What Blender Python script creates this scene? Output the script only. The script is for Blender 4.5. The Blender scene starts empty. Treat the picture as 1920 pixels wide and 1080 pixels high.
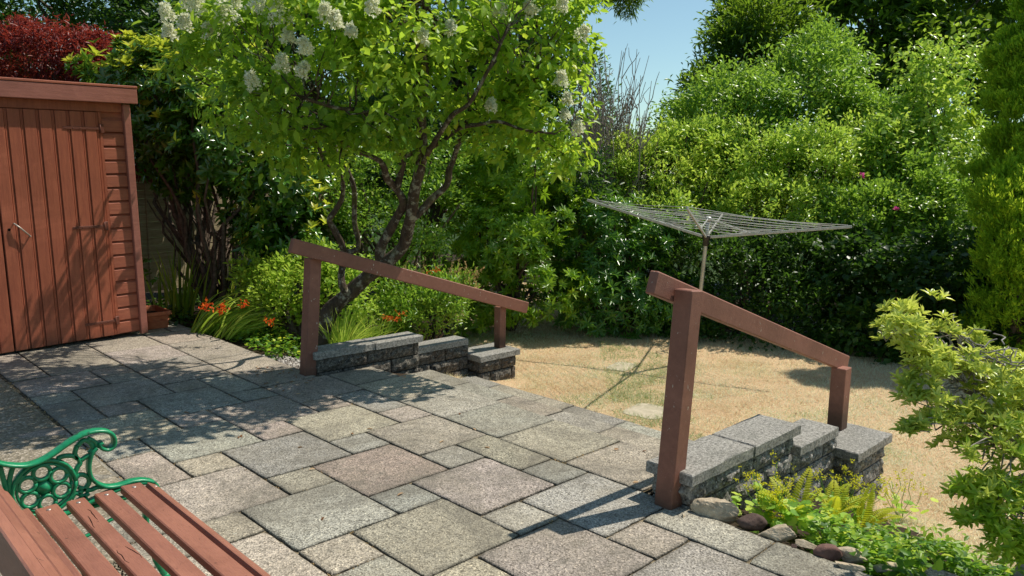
import bpy, math, random
import numpy as np
from mathutils import Vector, Matrix, noise

R_ = random.Random(7)
NP = np.random.default_rng(11)
rad = math.radians
sc = bpy.context.scene
col = sc.collection

# ------------------------------------------------------------------ camera
YAW, PITCH, ROLL, FPX, HCAM = rad(-44.5), rad(8.5), rad(0.8), 1440.0, 1.6
_f = Vector((-math.sin(YAW)*math.cos(PITCH), math.cos(YAW)*math.cos(PITCH), -math.sin(PITCH)))
_r = Vector((math.cos(YAW), math.sin(YAW), 0)); _u = _r.cross(_f)
CR = _r*math.cos(ROLL)+_u*math.sin(ROLL); CU = -_r*math.sin(ROLL)+_u*math.cos(ROLL); CF = _f
CAM = Vector((0, 0, HCAM))
cd = bpy.data.cameras.new('camera'); cam = bpy.data.objects.new('camera', cd); col.objects.link(cam)
M = Matrix(((CR.x, CU.x, -CF.x, 0), (CR.y, CU.y, -CF.y, 0), (CR.z, CU.z, -CF.z, HCAM), (0, 0, 0, 1)))
cam.matrix_world = M
cd.sensor_width = 36; cd.lens = FPX/1920*36; cd.clip_start = 0.02; cd.clip_end = 2000
sc.camera = cam

def at(px, py, d):
    """survey point: photo pixel and distance along the view -> world"""
    return CAM + (CR*((px-960)/FPX) - CU*((py-540)/FPX) + CF)*d
def onz(px, py, z):
    v = CR*((px-960)/FPX) - CU*((py-540)/FPX) + CF
    return CAM + v*((z-HCAM)/v.z)
def ony(px, py, y):
    v = CR*((px-960)/FPX) - CU*((py-540)/FPX) + CF
    return CAM + v*(y/v.y)

# ------------------------------------------------------------------ light
SUN = Vector((0.63, -0.175, 1)).normalized()
w = bpy.data.worlds.new('World'); sc.world = w; w.use_nodes = True
nt = w.node_tree; nt.nodes.clear()
o_ = nt.nodes.new('ShaderNodeOutputWorld'); b_ = nt.nodes.new('ShaderNodeBackground'); s_ = nt.nodes.new('ShaderNodeTexSky')
s_.sky_type = 'NISHITA'; s_.sun_disc = False
s_.sun_elevation = math.asin(SUN.z); s_.sun_rotation = math.atan2(SUN.x, SUN.y)
s_.air_density = 1.0; s_.dust_density = 0.3; s_.ozone_density = 0.6
b_.inputs[1].default_value = 0.11
h_ = nt.nodes.new('ShaderNodeHueSaturation'); h_.inputs['Saturation'].default_value = .92
k_ = nt.nodes.new('ShaderNodeMix'); k_.data_type = 'RGBA'; k_.blend_type = 'MULTIPLY'; k_.inputs[0].default_value = 1; k_.inputs[7].default_value = (.92, 1.10, 1.05, 1)
nt.links.new(s_.outputs[0], h_.inputs['Color']); nt.links.new(h_.outputs[0], k_.inputs[6]); nt.links.new(k_.outputs[2], b_.inputs[0]); nt.links.new(b_.outputs[0], o_.inputs[0])
sl = bpy.data.lights.new('sun', 'SUN'); sl.energy = 5.0; sl.angle = rad(0.53); sl.color = (1, 0.94, 0.83)
so = bpy.data.objects.new('sun', sl); col.objects.link(so)
so.rotation_euler = (-SUN).to_track_quat('-Z', 'Y').to_euler()
sc.view_settings.view_transform = 'Standard'; sc.view_settings.look = 'None'; sc.view_settings.exposure = 0
sc.render.engine = 'CYCLES'
sc.cycles.use_denoising = True
sc.cycles.max_bounces = 8; sc.cycles.diffuse_bounces = 3; sc.cycles.glossy_bounces = 2; sc.cycles.transmission_bounces = 4

# ------------------------------------------------------------------ materials
class N:
    def __init__(s, name):
        s.m = bpy.data.materials.new(name); s.m.use_nodes = True; s.t = s.m.node_tree; s.t.nodes.clear()
        s.out = s.n('OutputMaterial')
    def n(s, t, **k):
        x = s.t.nodes.new('ShaderNode'+t)
        for a, b in k.items(): setattr(x, a, b)
        return x
    def l(s, a, b): s.t.links.new(a, b)
    def noise(s, sc_, det=4, rough=.6, vec=None, dist=0):
        x = s.n('TexNoise'); x.inputs['Scale'].default_value = sc_; x.inputs['Detail'].default_value = det
        x.inputs['Roughness'].default_value = rough; x.inputs['Distortion'].default_value = dist
        if vec is not None: s.l(vec, x.inputs['Vector'])
        return x.outputs['Fac']
    def ramp(s, fac, stops, interp='LINEAR'):
        x = s.n('ValToRGB'); e = x.color_ramp.elements; x.color_ramp.interpolation = interp
        while len(e) < len(stops): e.new(0.5)
        for i, (p, c) in enumerate(stops): e[i].position = p; e[i].color = (*c, 1) if len(c) == 3 else c
        s.l(fac, x.inputs[0]); return x.outputs[0]
    def mix(s, f, a, b, bt='MIX'):
        x = s.n('Mix', data_type='RGBA', blend_type=bt)
        for v, i in ((f, 0), (a, 6), (b, 7)):
            if hasattr(v, 'links'): s.l(v, x.inputs[i])
            elif i == 0: x.inputs[0].default_value = v
            else: x.inputs[i].default_value = (*v, 1)
        return x.outputs[2]
    def math(s, op, a, b=0.0):
        x = s.n('Math', operation=op)
        for v, i in ((a, 0), (b, 1)):
            if hasattr(v, 'links'): s.l(v, x.inputs[i])
            else: x.inputs[i].default_value = v
        return x.outputs[0]
    def obj(s): return s.n('TexCoord').outputs['Object']
    def pos(s): return s.n('NewGeometry').outputs['Position']
    def attr(s, name):
        x = s.n('Attribute'); x.attribute_name = name; return x
    def bump(s, h, st=.3, dist=.01):
        x = s.n('Bump'); x.inputs['Strength'].default_value = st; x.inputs['Distance'].default_value = dist
        s.l(h, x.inputs['Height']); return x.outputs[0]
    def bsdf(s, c, rough=.8, nrm=None, spec=.3, metal=0):
        x = s.n('BsdfPrincipled')
        if hasattr(c, 'links'): s.l(c, x.inputs['Base Color'])
        else: x.inputs['Base Color'].default_value = (*c, 1)
        if hasattr(rough, 'links'): s.l(rough, x.inputs['Roughness'])
        else: x.inputs['Roughness'].default_value = rough
        x.inputs['Specular IOR Level'].default_value = spec; x.inputs['Metallic'].default_value = metal
        if nrm is not None: s.l(nrm, x.inputs['Normal'])
        return x
    def done(s, sh): s.l(sh.outputs[0] if hasattr(sh, 'outputs') else sh, s.out.inputs[0]); return s.m

def mapping(n, vec, scale=(1, 1, 1), rot=(0, 0, 0)):
    x = n.n('Mapping'); x.inputs['Scale'].default_value = scale; x.inputs['Rotation'].default_value = rot
    n.l(vec, x.inputs['Vector']); return x.outputs[0]

BOOST = {'leaf_lime': 1.5, 'dry_grass_blades': 1.65, 'petal_cream': 1.1, 'leaf_red_maple': .8, 'petal_orange': 1.0, 'petal_magenta': 1, 'leaf_fallen': 1.2, 'leaf_pale_azalea': 2.0, 'leaf_green_azalea': 3.0, 'leaf_fern': 1.6, 'flower_ladys_mantle': 1.2,
 'leaf_dark': 1.6, 'leaf_hydrangea': 2.6, 'leaf_cypress': 3.6, 'leaf_glossy_dark': 3.3, 'leaf_new_growth': 1.7, 'leaf_hedge_yellow': 2.9, 'leaf_hedge': 2.5, 'leaf_rhododendron_sunlit': 2.6, 'leaf_rhododendron': 2.3, 'leaf_tree': 1.35}
def leaf_mat(name, stops, trans=.4, tcol=(.35, .5, .04), rough=.4, spec=.35):
    n = N(name); a = n.attr('rnd').outputs['Fac']
    k = BOOST.get(name, 1.9)
    hue = (1, 1, 1) if name in ('dry_grass_blades', 'petal_cream', 'leaf_fallen', 'seed_plume', 'leaf_fern', 'leaf_pale_azalea', 'petal_faded', 'leaf_red_maple') else (1.22, 1.05, .55)
    stops = [(q, tuple(min(.85, x*k*w_) for x, w_ in zip(c_, hue))) for q, c_ in stops]; tcol = tuple(min(.92, x*(1+.5*(k > 1))) for x in tcol)
    c = n.ramp(a, stops)
    p = n.bsdf(c, rough, spec=spec)
    t = n.n('BsdfTranslucent'); n.l(n.mix(.6, c, tcol), t.inputs[0])
    m = n.n('MixShader'); m.inputs[0].default_value = trans
    n.l(p.outputs[0], m.inputs[1]); n.l(t.outputs[0], m.inputs[2])
    return n.done(m)

def painted_wood(name, c1, c2, scale=(1, 1, 12), wear=.0, rough=.55, chip=(.55, .5, .42), dirt=.5):
    n = N(name); v = n.pos()
    g = n.noise(9, 6, .65, mapping(n, v, scale)); b = n.noise(3.1, 4, .6, v)
    c = n.mix(n.ramp(g, [(.3, (0, 0, 0)), (.7, (1, 1, 1))]), c1, c2)
    c = n.mix(n.math('MULTIPLY', n.ramp(b, [(.45, (0, 0, 0)), (.75, (1, 1, 1))]), dirt), c, tuple(x*.55 for x in c1))
    if wear:
        sp = n.noise(55, 3, .6, mapping(n, v, (1, 1, .5)))
        c = n.mix(n.ramp(sp, [(.74-wear, (0, 0, 0)), (.76-wear, (1, 1, 1))]), c, chip)
    fine = n.noise(60, 4, .7, mapping(n, v, tuple(x*.9 for x in scale)))
    c = n.mix(n.ramp(fine, [(.3, (.35, .35, .35)), (.5, (0, 0, 0))]), c, tuple(x*.45 for x in c1))
    stn = n.noise(1.7, 6, .75, v, .8)
    c = n.mix(n.ramp(stn, [(.52, (0, 0, 0)), (.75, (.45, .45, .45))]), c, tuple(min(1, x*1.45+.02) for x in c1))
    sx = n.n('SeparateXYZ'); n.l(v, sx.inputs[0]); low = n.math('ADD', sx.outputs[2], n.math('MULTIPLY', n.noise(12, 4, .6, v), .16))
    c = n.mix(n.ramp(low, [(.06, (.75, .75, .75)), (.22, (0, 0, 0))]), c, (.05, .033, .022))
    return n.done(n.bsdf(c, rough, n.bump(n.math('ADD', g, fine), .4, .004), spec=.3))

MAT = {}
MAT['shed'] = painted_wood('shed_stain', (.45, .128, .064), (.32, .082, .044), (6, 6, .5), rough=.62)
MAT['shed_h'] = painted_wood('shed_stain_boards', (.47, .145, .08), (.34, .095, .056), (.5, .5, 7), rough=.6)
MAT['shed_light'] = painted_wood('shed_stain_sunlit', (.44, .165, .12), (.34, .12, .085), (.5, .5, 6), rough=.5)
MAT['rail'] = painted_wood('rail_paint', (.32, .138, .094), (.25, .105, .073), (3, 3, 3), wear=.05, rough=.55, dirt=.55)
MAT['slat'] = painted_wood('bench_paint', (.36, .150, .098), (.29, .118, .08), (4, .4, 4), wear=.035, rough=.45, chip=(.05, .028, .022), dirt=.6)

def stone_mat(name, light, dark, moss, sc_=45, spots=.5, bumpd=.006, attrcol=False, lich=.5):
    n = N(name); v = n.pos()
    a = n.noise(sc_, 6, .75, v); b = n.noise(4.5, 5, .6, v); s2 = n.noise(sc_*2.6, 2, .5, v)
    c = n.mix(n.ramp(a, [(.35, (0, 0, 0)), (.68, (1, 1, 1))]), dark, light)
    c = n.mix(n.ramp(b, [(.5, (0, 0, 0)), (.72, (lich,)*3)]), c, moss)
    c = n.mix(n.ramp(s2, [(.6, (0, 0, 0)), (.7, (spots,)*3)]), c, tuple(min(1, x*1.6) for x in light))
    return n.done(n.bsdf(c, .9, n.bump(a, .8, bumpd), spec=.2))
MAT['coping'] = stone_mat('coping_concrete', (.50, .47, .42), (.10, .095, .085), (.13, .13, .11), 60)
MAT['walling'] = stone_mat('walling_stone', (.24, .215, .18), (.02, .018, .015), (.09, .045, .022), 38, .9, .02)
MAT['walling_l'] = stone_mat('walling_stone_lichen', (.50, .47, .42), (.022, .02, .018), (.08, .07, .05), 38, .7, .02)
MAT['rock'] = stone_mat('rock_tan', (.62, .52, .38), (.36, .28, .19), (.46, .40, .31), 22, .2, .01)
MAT['rock_dark'] = stone_mat('rock_brown', (.13, .085, .07), (.07, .045, .038), (.16, .12, .10), 30, .15, .006)
MAT['rock_red'] = stone_mat('rock_red', (.20, .11, .09), (.13, .07, .06), (.2, .13, .11), 30, .15, .005)
MAT['sandstone'] = stone_mat('stepping_stone', (.58, .50, .37), (.42, .36, .26), (.3, .27, .16), 14, .2, .004)

# paving: exposed aggregate, base colour per slab from attribute
n = N('paving_aggregate'); v = n.pos()
base = n.attr('slab').outputs['Color']
vo = n.n('TexVoronoi'); vo.inputs['Scale'].default_value = 130; n.l(v, vo.inputs['Vector'])
vd = n.n('TexVoronoi'); vd.inputs['Scale'].default_value = 210; n.l(v, vd.inputs['Vector'])
agg = n.n('SeparateColor'); n.l(vo.outputs['Color'], agg.inputs[0])
agg2 = n.n('SeparateColor'); n.l(vd.outputs['Color'], agg2.inputs[0])
sp = n.ramp(agg.outputs[0], [(0, (.35, .34, .33)), (.3, (.75, .75, .75)), (.65, (1.02, 1.02, 1.02)), (.95, (1.15, 1.14, 1.1)), (1, (1.6, 1.55, 1.45))])
sp2 = n.ramp(agg2.outputs[0], [(0, (.5, .5, .5)), (.5, (1, 1, 1)), (1, (1.5, 1.5, 1.5))])
c = n.mix(1, base, sp, 'MULTIPLY'); c = n.mix(.7, c, sp2, 'MULTIPLY')
big = n.noise(2.3, 5, .65, v); med = n.noise(13, 6, .7, v)
c = n.mix(n.ramp(big, [(.42, (0, 0, 0)), (.72, (.5, .5, .5))]), c, (.26, .22, .155))
c = n.mix(n.ramp(med, [(.28, (.6, .6, .6)), (.5, (0, 0, 0))]), c, (.12, .11, .09))
st_ = n.noise(1.1, 6, .75, v, 1.2); c = n.mix(n.ramp(st_, [(.33, (.7, .7, .7)), (.52, (0, 0, 0))]), c, (.14, .125, .10))
li = n.noise(30, 3, .5, v); c = n.mix(n.ramp(li, [(.68, (0, 0, 0)), (.74, (.55, .55, .55))]), c, (.5, .48, .4))
wp = n.noise(7, 6, .8, v, .6); c = n.mix(n.ramp(wp, [(.55, (0, 0, 0)), (.8, (.5, .5, .5))]), c, (.42, .38, .30))
ed = n.attr('edge').outputs['Fac']
edn = n.math('MULTIPLY', ed, n.ramp(n.noise(25, 4, .7, v), [(.3, (.2, .2, .2)), (.6, (1, 1, 1))]))
c = n.mix(edn, c, (.055, .05, .038))
MAT['paving'] = n.done(n.bsdf(c, .92, n.bump(n.math('ADD', vo.outputs['Distance'], med), .55, .006), spec=.22))

n = N('old_concrete'); v = n.pos()
vo = n.n('TexVoronoi'); vo.inputs['Scale'].default_value = 90; n.l(v, vo.inputs['Vector'])
ag = n.n('SeparateColor'); n.l(vo.outputs['Color'], ag.inputs[0])
c = n.ramp(ag.outputs[0], [(0, (.14, .12, .09)), (.4, (.26, .225, .17)), (.8, (.33, .28, .21)), (1, (.55, .48, .4))])
c = n.mix(n.ramp(n.noise(5, 5, .7, v), [(.4, (0, 0, 0)), (.7, (.6, .6, .6))]), c, (.17, .14, .09))
MAT['concrete'] = n.done(n.bsdf(c, .95, n.bump(vo.outputs['Distance'], .7, .008), spec=.15))

n = N('soil'); v = n.pos()
c = n.ramp(n.noise(30, 6, .75, v), [(.3, (.02, .014, .009)), (.6, (.07, .05, .033)), (.8, (.15, .115, .08))])
MAT['soil'] = n.done(n.bsdf(c, .95, n.bump(n.noise(40, 5, .7, v), 1, .02), spec=.1))
n = N('joint_soil'); v = n.pos()
c = n.ramp(n.noise(22, 5, .7, v), [(.3, (.025, .02, .013)), (.47, (.10, .08, .05)), (.6, (.30, .24, .15))])
MAT['joint'] = n.done(n.bsdf(c, .95, spec=.1))
n = N('dry_lawn'); v = n.pos()
c = n.ramp(n.noise(60, 6, .8, v), [(.3, (.50, .31, .16)), (.5, (.80, .57, .34)), (.75, (.88, .70, .46))])
g = n.ramp(n.noise(1.3, 5, .65, v), [(.52, (0, 0, 0)), (.68, (.75, .75, .75))])
c = n.mix(n.math('MULTIPLY', g, .6), c, (.30, .30, .10))
r2 = n.ramp(n.noise(3.5, 4, .6, v), [(.5, (0, 0, 0)), (.7, (.35, .35, .35))])
c = n.mix(r2, c, (.40, .20, .08))
MAT['lawn'] = n.done(n.bsdf(c, .95, n.bump(n.noise(90, 4, .8, v), 1, .02), spec=.1))
MAT['grass'] = leaf_mat('dry_grass_blades', [(0, (.36, .18, .10)), (.2, (.56, .36, .22)), (.4, (.68, .50, .33)), (.7, (.78, .62, .44)), (.82, (.33, .36, .13)), (1, (.13, .20, .05))], .45, (.92, .72, .45), .8, .1)

MAT['hyd'] = leaf_mat('leaf_hydrangea', [(0, (.018, .055, .014)), (.35, (.045, .11, .018)), (.75, (.10, .18, .025)), (1, (.22, .24, .04))], .5, (.46, .66, .05), .40)
MAT['petal'] = leaf_mat('petal_cream', [(0, (.6, .6, .36)), (.5, (.78, .78, .55)), (1, (.85, .85, .68))], .5, (.85, .85, .5), .8, .1)
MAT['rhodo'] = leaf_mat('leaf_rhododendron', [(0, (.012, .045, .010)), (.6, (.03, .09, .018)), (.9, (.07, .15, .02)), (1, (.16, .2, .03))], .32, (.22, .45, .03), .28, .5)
MAT['rhodo_lit'] = leaf_mat('leaf_rhododendron_sunlit', [(0, (.025, .065, .010)), (.5, (.065, .135, .014)), (1, (.14, .21, .022))], .36, (.38, .60, .03), .3, .5)  # lit copy of the rhododendron leaf, sunlight put into its colour
MAT['magn'] = leaf_mat('leaf_glossy_dark', [(0, (.008, .028, .008)), (.75, (.02, .06, .012)), (.93, (.05, .11, .02)), (1, (.28, .32, .04))], .22, (.3, .4, .03), .22, .6)
MAT['magn_new'] = leaf_mat('leaf_new_growth', [(0, (.12, .19, .025)), (.6, (.22, .27, .04)), (1, (.36, .34, .07))], .45, (.55, .62, .05), .3, .5)
MAT['lime'] = leaf_mat('leaf_lime', [(0, (.06, .13, .02)), (.5, (.13, .25, .035)), (1, (.27, .36, .07))], .45, (.45, .7, .08), .4, .35)
MAT['hedge'] = leaf_mat('leaf_hedge', [(0, (.018, .055, .012)), (.5, (.045, .11, .020)), (1, (.13, .19, .04))], .38, (.40, .62, .06), .34, .5)
MAT['hedge_y'] = leaf_mat('leaf_hedge_yellow', [(0, (.03, .075, .014)), (.45, (.085, .16, .03)), (1, (.22, .26, .07))], .42, (.46, .66, .08), .34, .5)
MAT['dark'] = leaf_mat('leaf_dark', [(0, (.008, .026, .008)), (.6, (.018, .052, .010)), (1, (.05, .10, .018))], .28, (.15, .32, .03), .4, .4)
MAT['tree'] = leaf_mat('leaf_tree', [(0, (.014, .045, .010)), (.6, (.035, .085, .014)), (.9, (.08, .15, .02)), (1, (.22, .24, .03))], .4, (.3, .48, .03), .35, .4)
MAT['gold'] = leaf_mat('leaf_cypress', [(0, (.02, .055, .010)), (.45, (.06, .13, .014)), (1, (.15, .21, .02))], .5, (.55, .7, .04), .6, .2)
MAT['maple'] = leaf_mat('leaf_red_maple', [(0, (.07, .012, .018)), (.45, (.24, .035, .032)), (.8, (.42, .085, .045)), (1, (.5, .2, .08))], .4, (.5, .07, .04), .4, .4)
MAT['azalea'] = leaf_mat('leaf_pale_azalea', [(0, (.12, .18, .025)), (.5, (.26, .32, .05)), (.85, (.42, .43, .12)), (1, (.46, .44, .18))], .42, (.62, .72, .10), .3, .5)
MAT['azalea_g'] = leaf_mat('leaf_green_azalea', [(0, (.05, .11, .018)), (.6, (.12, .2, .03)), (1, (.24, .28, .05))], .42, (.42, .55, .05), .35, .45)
MAT['fern'] = leaf_mat('leaf_fern', [(0, (.2, .28, .02)), (.5, (.36, .38, .025)), (1, (.5, .46, .05))], .5, (.75, .72, .03), .5, .3)
MAT['alch'] = leaf_mat('leaf_ladys_mantle', [(0, (.07, .17, .045)), (.5, (.14, .28, .06)), (1, (.3, .4, .12))], .4, (.45, .68, .10), .5, .3)
MAT['alchfl'] = leaf_mat('flower_ladys_mantle', [(0, (.36, .42, .02)), (1, (.58, .58, .06))], .45, (.8, .8, .06), .7, .1)
MAT['ivy'] = leaf_mat('leaf_ivy', [(0, (.012, .05, .012)), (.5, (.045, .12, .02)), (.85, (.12, .22, .03)), (1, (.3, .36, .05))], .35, (.35, .6, .04), .5, .3)
MAT['strap'] = leaf_mat('leaf_strap', [(0, (.04, .10, .015)), (.6, (.09, .17, .03)), (1, (.25, .28, .08))], .4, (.4, .55, .05), .35, .4)
MAT['strap_y'] = leaf_mat('leaf_grass_clump', [(0, (.08, .17, .03)), (.6, (.15, .26, .05)), (1, (.32, .38, .12))], .4, (.5, .65, .1), .45, .3)
MAT['orange'] = leaf_mat('petal_orange', [(0, (.55, .04, .012)), (.6, (.75, .10, .02)), (1, (.8, .22, .04))], .4, (.9, .15, .03), .5, .2)
MAT['magenta'] = leaf_mat('petal_magenta', [(0, (.5, .05, .35)), (1, (.65, .15, .5))], .4, (.8, .1, .6), .5, .2)
MAT['pinkdry'] = leaf_mat('petal_faded', [(0, (.22, .10, .08)), (1, (.42, .26, .22))], .3, (.5, .3, .2), .7, .1)
MAT['plume'] = leaf_mat('seed_plume', [(0, (.22, .16, .06)), (.6, (.38, .26, .12)), (1, (.5, .3, .18))], .4, (.5, .35, .15), .7, .1)
MAT['dead'] = leaf_mat('leaf_fallen', [(0, (.12, .05, .025)), (.6, (.3, .17, .09)), (1, (.5, .36, .22))], .2, (.5, .3, .1), .7, .1)

n = N('bark'); v = n.pos()
a = n.noise(20, 6, .75, mapping(n, v, (1, 1, .35))); b = n.noise(14, 5, .7, v)
c = n.ramp(a, [(.3, (.025, .017, .012)), (.6, (.11, .078, .055))])
c = n.mix(n.ramp(b, [(.52, (0, 0, 0)), (.62, (.9, .9, .9))]), c, (.36, .34, .26))
c = n.mix(n.ramp(n.noise(5, 3, .6, v), [(.55, (0, 0, 0)), (.68, (.5, .5, .5))]), c, (.13, .12, .03))
MAT['bark'] = n.done(n.bsdf(c, .9, n.bump(a, 1, .02), spec=.2))
n = N('twig'); v = n.pos()
MAT['twig'] = n.done(n.bsdf(n.ramp(n.noise(30, 3, .6, v), [(.3, (.05, .035, .025)), (.7, (.16, .12, .09))]), .9, spec=.2))
n = N('grey_twig'); v = n.pos()
MAT['gtwig'] = n.done(n.bsdf(n.ramp(n.noise(30, 3, .6, v), [(.3, (.2, .17, .16)), (.7, (.42, .38, .36))]), .85, spec=.2))
n = N('bare_twig'); v = n.pos()
MAT['btwig'] = n.done(n.bsdf(n.ramp(n.noise(30, 3, .6, v), [(.3, (.2, .16, .13)), (.7, (.38, .32, .28))]), .85, spec=.2))

n = N('green_paint'); v = n.pos()
a = n.noise(60, 4, .6, v); 
c = n.ramp(a, [(.3, (.008, .21, .085)), (.7, (.013, .30, .12))])
c = n.mix(n.ramp(n.noise(35, 5, .7, v), [(.58, (0, 0, 0)), (.66, (.8, .8, .8))]), c, (.012, .05, .025))
MAT['green'] = n.done(n.bsdf(c, .36, n.bump(a, .25, .003), spec=.5))
n = N('galvanised'); v = n.pos()
c = n.ramp(n.noise(30, 4, .6, v), [(.3, (.42, .41, .37)), (.7, (.6, .59, .55))])
MAT['alu'] = n.done(n.bsdf(c, .45, spec=.5, metal=.45))
n = N('pole_metal'); v = n.pos()
c = n.ramp(n.noise(18, 4, .6, mapping(n, v, (1, 1, .2))), [(.3, (.38, .36, .30)), (.7, (.6, .57, .5))])
MAT['pole'] = n.done(n.bsdf(c, .4, spec=.5, metal=.5))
n = N('dark_plastic'); MAT['plastic'] = n.done(n.bsdf((.03, .026, .022), .5, spec=.4))
n = N('line_cord'); MAT['cord'] = n.done(n.bsdf((.52, .52, .50), .6, spec=.3))
n = N('terracotta'); v = n.pos()
a = n.noise(18, 5, .65, v)
MAT['terra'] = n.done(n.bsdf(n.ramp(a, [(.3, (.36, .10, .045)), (.7, (.5, .17, .08))]), .7, n.bump(a, .3, .004), spec=.3))
n = N('black_plastic'); MAT['blackpot'] = n.done(n.bsdf((.012, .012, .013), .45, spec=.4))
n = N('iron_rust'); MAT['rust'] = n.done(n.bsdf((.16, .045, .025), .6, spec=.4))
n = N('light_metal'); MAT['lmetal'] = n.done(n.bsdf((.45, .38, .32), .45, spec=.5, metal=.4))
n = N('bolt_metal'); MAT['bolt'] = n.done(n.bsdf((.5, .44, .4), .4, spec=.5, metal=.6))
n = N('fence_boards'); v = n.pos()
a = n.noise(5, 6, .7, mapping(n, v, (1, 1, 9)))
MAT['fence'] = n.done(n.bsdf(n.ramp(a, [(.3, (.27, .21, .12)), (.55, (.42, .34, .21)), (.75, (.5, .42, .29))]), .85, n.bump(a, .4, .006), spec=.15))
n = N('hole'); MAT['hole'] = n.done(n.bsdf((.004, .004, .004), .9, spec=.1))
n = N('gravel'); v = n.attr('rnd').outputs['Fac']
MAT['gravel'] = n.done(n.bsdf(n.ramp(v, [(0, (.12, .10, .085)), (.5, (.32, .29, .26)), (1, (.55, .52, .48))]), .85, spec=.2))
n = N('far_ground'); v = n.pos()
MAT['far'] = n.done(n.bsdf(n.ramp(n.noise(.7, 5, .6, v), [(.3, (.02, .04, .01)), (.7, (.05, .08, .02))]), .95, spec=.1))

# ------------------------------------------------------------------ mesh helpers
class MB:
    def __init__(s): s.v = []; s.f = []; s.sm = []
    def add(s, v, f, smooth=False):
        k = len(s.v); s.v += [tuple(x) for x in v]; s.f += [tuple(i+k for i in q) for q in f]; s.sm += [smooth]*len(f)
    def box(s, x0, x1, y0, y1, z0, z1, b=.003, mat=None):
        """box with chamfered edges"""
        V = []; F = []
        c = [(x0, x1), (y0, y1), (z0, z1)]
        b = min(b, (x1-x0)*.45, (y1-y0)*.45, (z1-z0)*.45)
        idx = {}
        for i in (0, 1):
            for j in (0, 1):
                for k in (0, 1):
                    for ax in range(3):
                        p = [c[0][i], c[1][j], c[2][k]]
                        for a2 in range(3):
                            if a2 != ax: p[a2] += b*(1 if (i, j, k)[a2] == 0 else -1)
                        idx[(i, j, k, ax)] = len(V); V.append(p)
        for ax in range(3):
            o = [a for a in range(3) if a != ax]
            for sd in (0, 1):
                q = []
                for (a, bb) in ((0, 0), (1, 0), (1, 1), (0, 1)):
                    t = [0, 0, 0]; t[ax] = sd; t[o[0]] = a; t[o[1]] = bb; q.append(idx[(*t, ax)])
                F.append(q)
        for ax in range(3):          # edges parallel to ax
            o = [a for a in range(3) if a != ax]
            for a in (0, 1):
                for bb in (0, 1):
                    t0 = [0, 0, 0]; t0[o[0]] = a; t0[o[1]] = bb; t1 = list(t0); t1[ax] = 1
                    F.append([idx[(*t0, o[0])], idx[(*t1, o[0])], idx[(*t1, o[1])], idx[(*t0, o[1])]])
        for i in (0, 1):
            for j in (0, 1):
                for k in (0, 1): F.append([idx[(i, j, k, 0)], idx[(i, j, k, 1)], idx[(i, j, k, 2)]])
        if mat is not None: V = [mat @ Vector(p) for p in V]
        s.add(V, F)
    def beam(s, p0, p1, wd, ht, up=(0, 0, 1), b=.004, ext=0):
        """rectangular bar between two points; wd across, ht along up"""
        p0, p1 = Vector(p0), Vector(p1); d = (p1-p0); L = d.length; d.normalize()
        sd = d.cross(Vector(up)).normalized(); u2 = sd.cross(d)
        m = Matrix(((d.x, sd.x, u2.x, p0.x), (d.y, sd.y, u2.y, p0.y), (d.z, sd.z, u2.z, p0.z), (0, 0, 0, 1)))
        s.box(-ext, L+ext, -wd/2, wd/2, -ht/2, ht/2, b, m)
    def tube(s, pts, rs, n=8, cap=True, flat=None):
        pts = [Vector(p) for p in pts]
        if not hasattr(rs, '__len__'): rs = [rs]*len(pts)
        V = []; F = []
        t = (pts[1]-pts[0]).normalized()
        a = Vector((0, 0, 1)) if abs(t.z) < .9 else Vector((1, 0, 0))
        nrm = t.cross(a).normalized()
        for i, p in enumerate(pts):
            t = (pts[min(i+1, len(pts)-1)]-pts[max(i-1, 0)])
            if t.length < 1e-9: t = Vector((0, 0, 1))
            t.normalize(); nrm = (nrm - t*nrm.dot(t))
            if nrm.length < 1e-6: nrm = t.orthogonal()
            nrm.normalize(); bi = t.cross(nrm)
            for k in range(n):
                an = 2*math.pi*k/n
                V.append(p + (nrm*math.cos(an)+bi*math.sin(an))*rs[i])
        for i in range(len(pts)-1):
            for k in range(n):
                F.append((i*n+k, i*n+(k+1) % n, (i+1)*n+(k+1) % n, (i+1)*n+k))
        if cap:
            F.append(tuple(range(n))[::-1]); F.append(tuple((len(pts)-1)*n+k for k in range(n)))
        s.add(V, F, True)
    def ribbon(s, pts, w, t, axis):
        """flat bar following pts (in a plane), w wide along axis, t thick in the plane"""
        pts = [Vector(p) for p in pts]; ax = Vector(axis); V = []; F = []
        if not hasattr(t, '__len__'): t = [t]*len(pts)
        for i, p in enumerate(pts):
            tg = (pts[min(i+1, len(pts)-1)]-pts[max(i-1, 0)]).normalized(); nn = tg.cross(ax).normalized()
            e = t[i]*.5
            for a, b in ((-.5, -.6), (-.3, -1), (.3, -1), (.5, -.6), (.5, .6), (.3, 1), (-.3, 1), (-.5, .6)):
                V.append(p + ax*(a*w) + nn*(b*e))
        for i in range(len(pts)-1):
            for k in range(8): F.append((i*8+k, i*8+(k+1) % 8, (i+1)*8+(k+1) % 8, (i+1)*8+k))
        F.append(tuple(range(8))[::-1]); F.append(tuple((len(pts)-1)*8+k for k in range(8)))
        s.add(V, F, True)
    def ring(s, c, r, w, t, axis, u, v, n=20, r2=None):
        pts = [Vector(c)+Vector(u)*(r*math.cos(2*math.pi*i/n))+Vector(v)*((r2 or r)*math.sin(2*math.pi*i/n)) for i in range(n+1)]
        s.ribbon(pts, w, t, axis)
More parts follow.
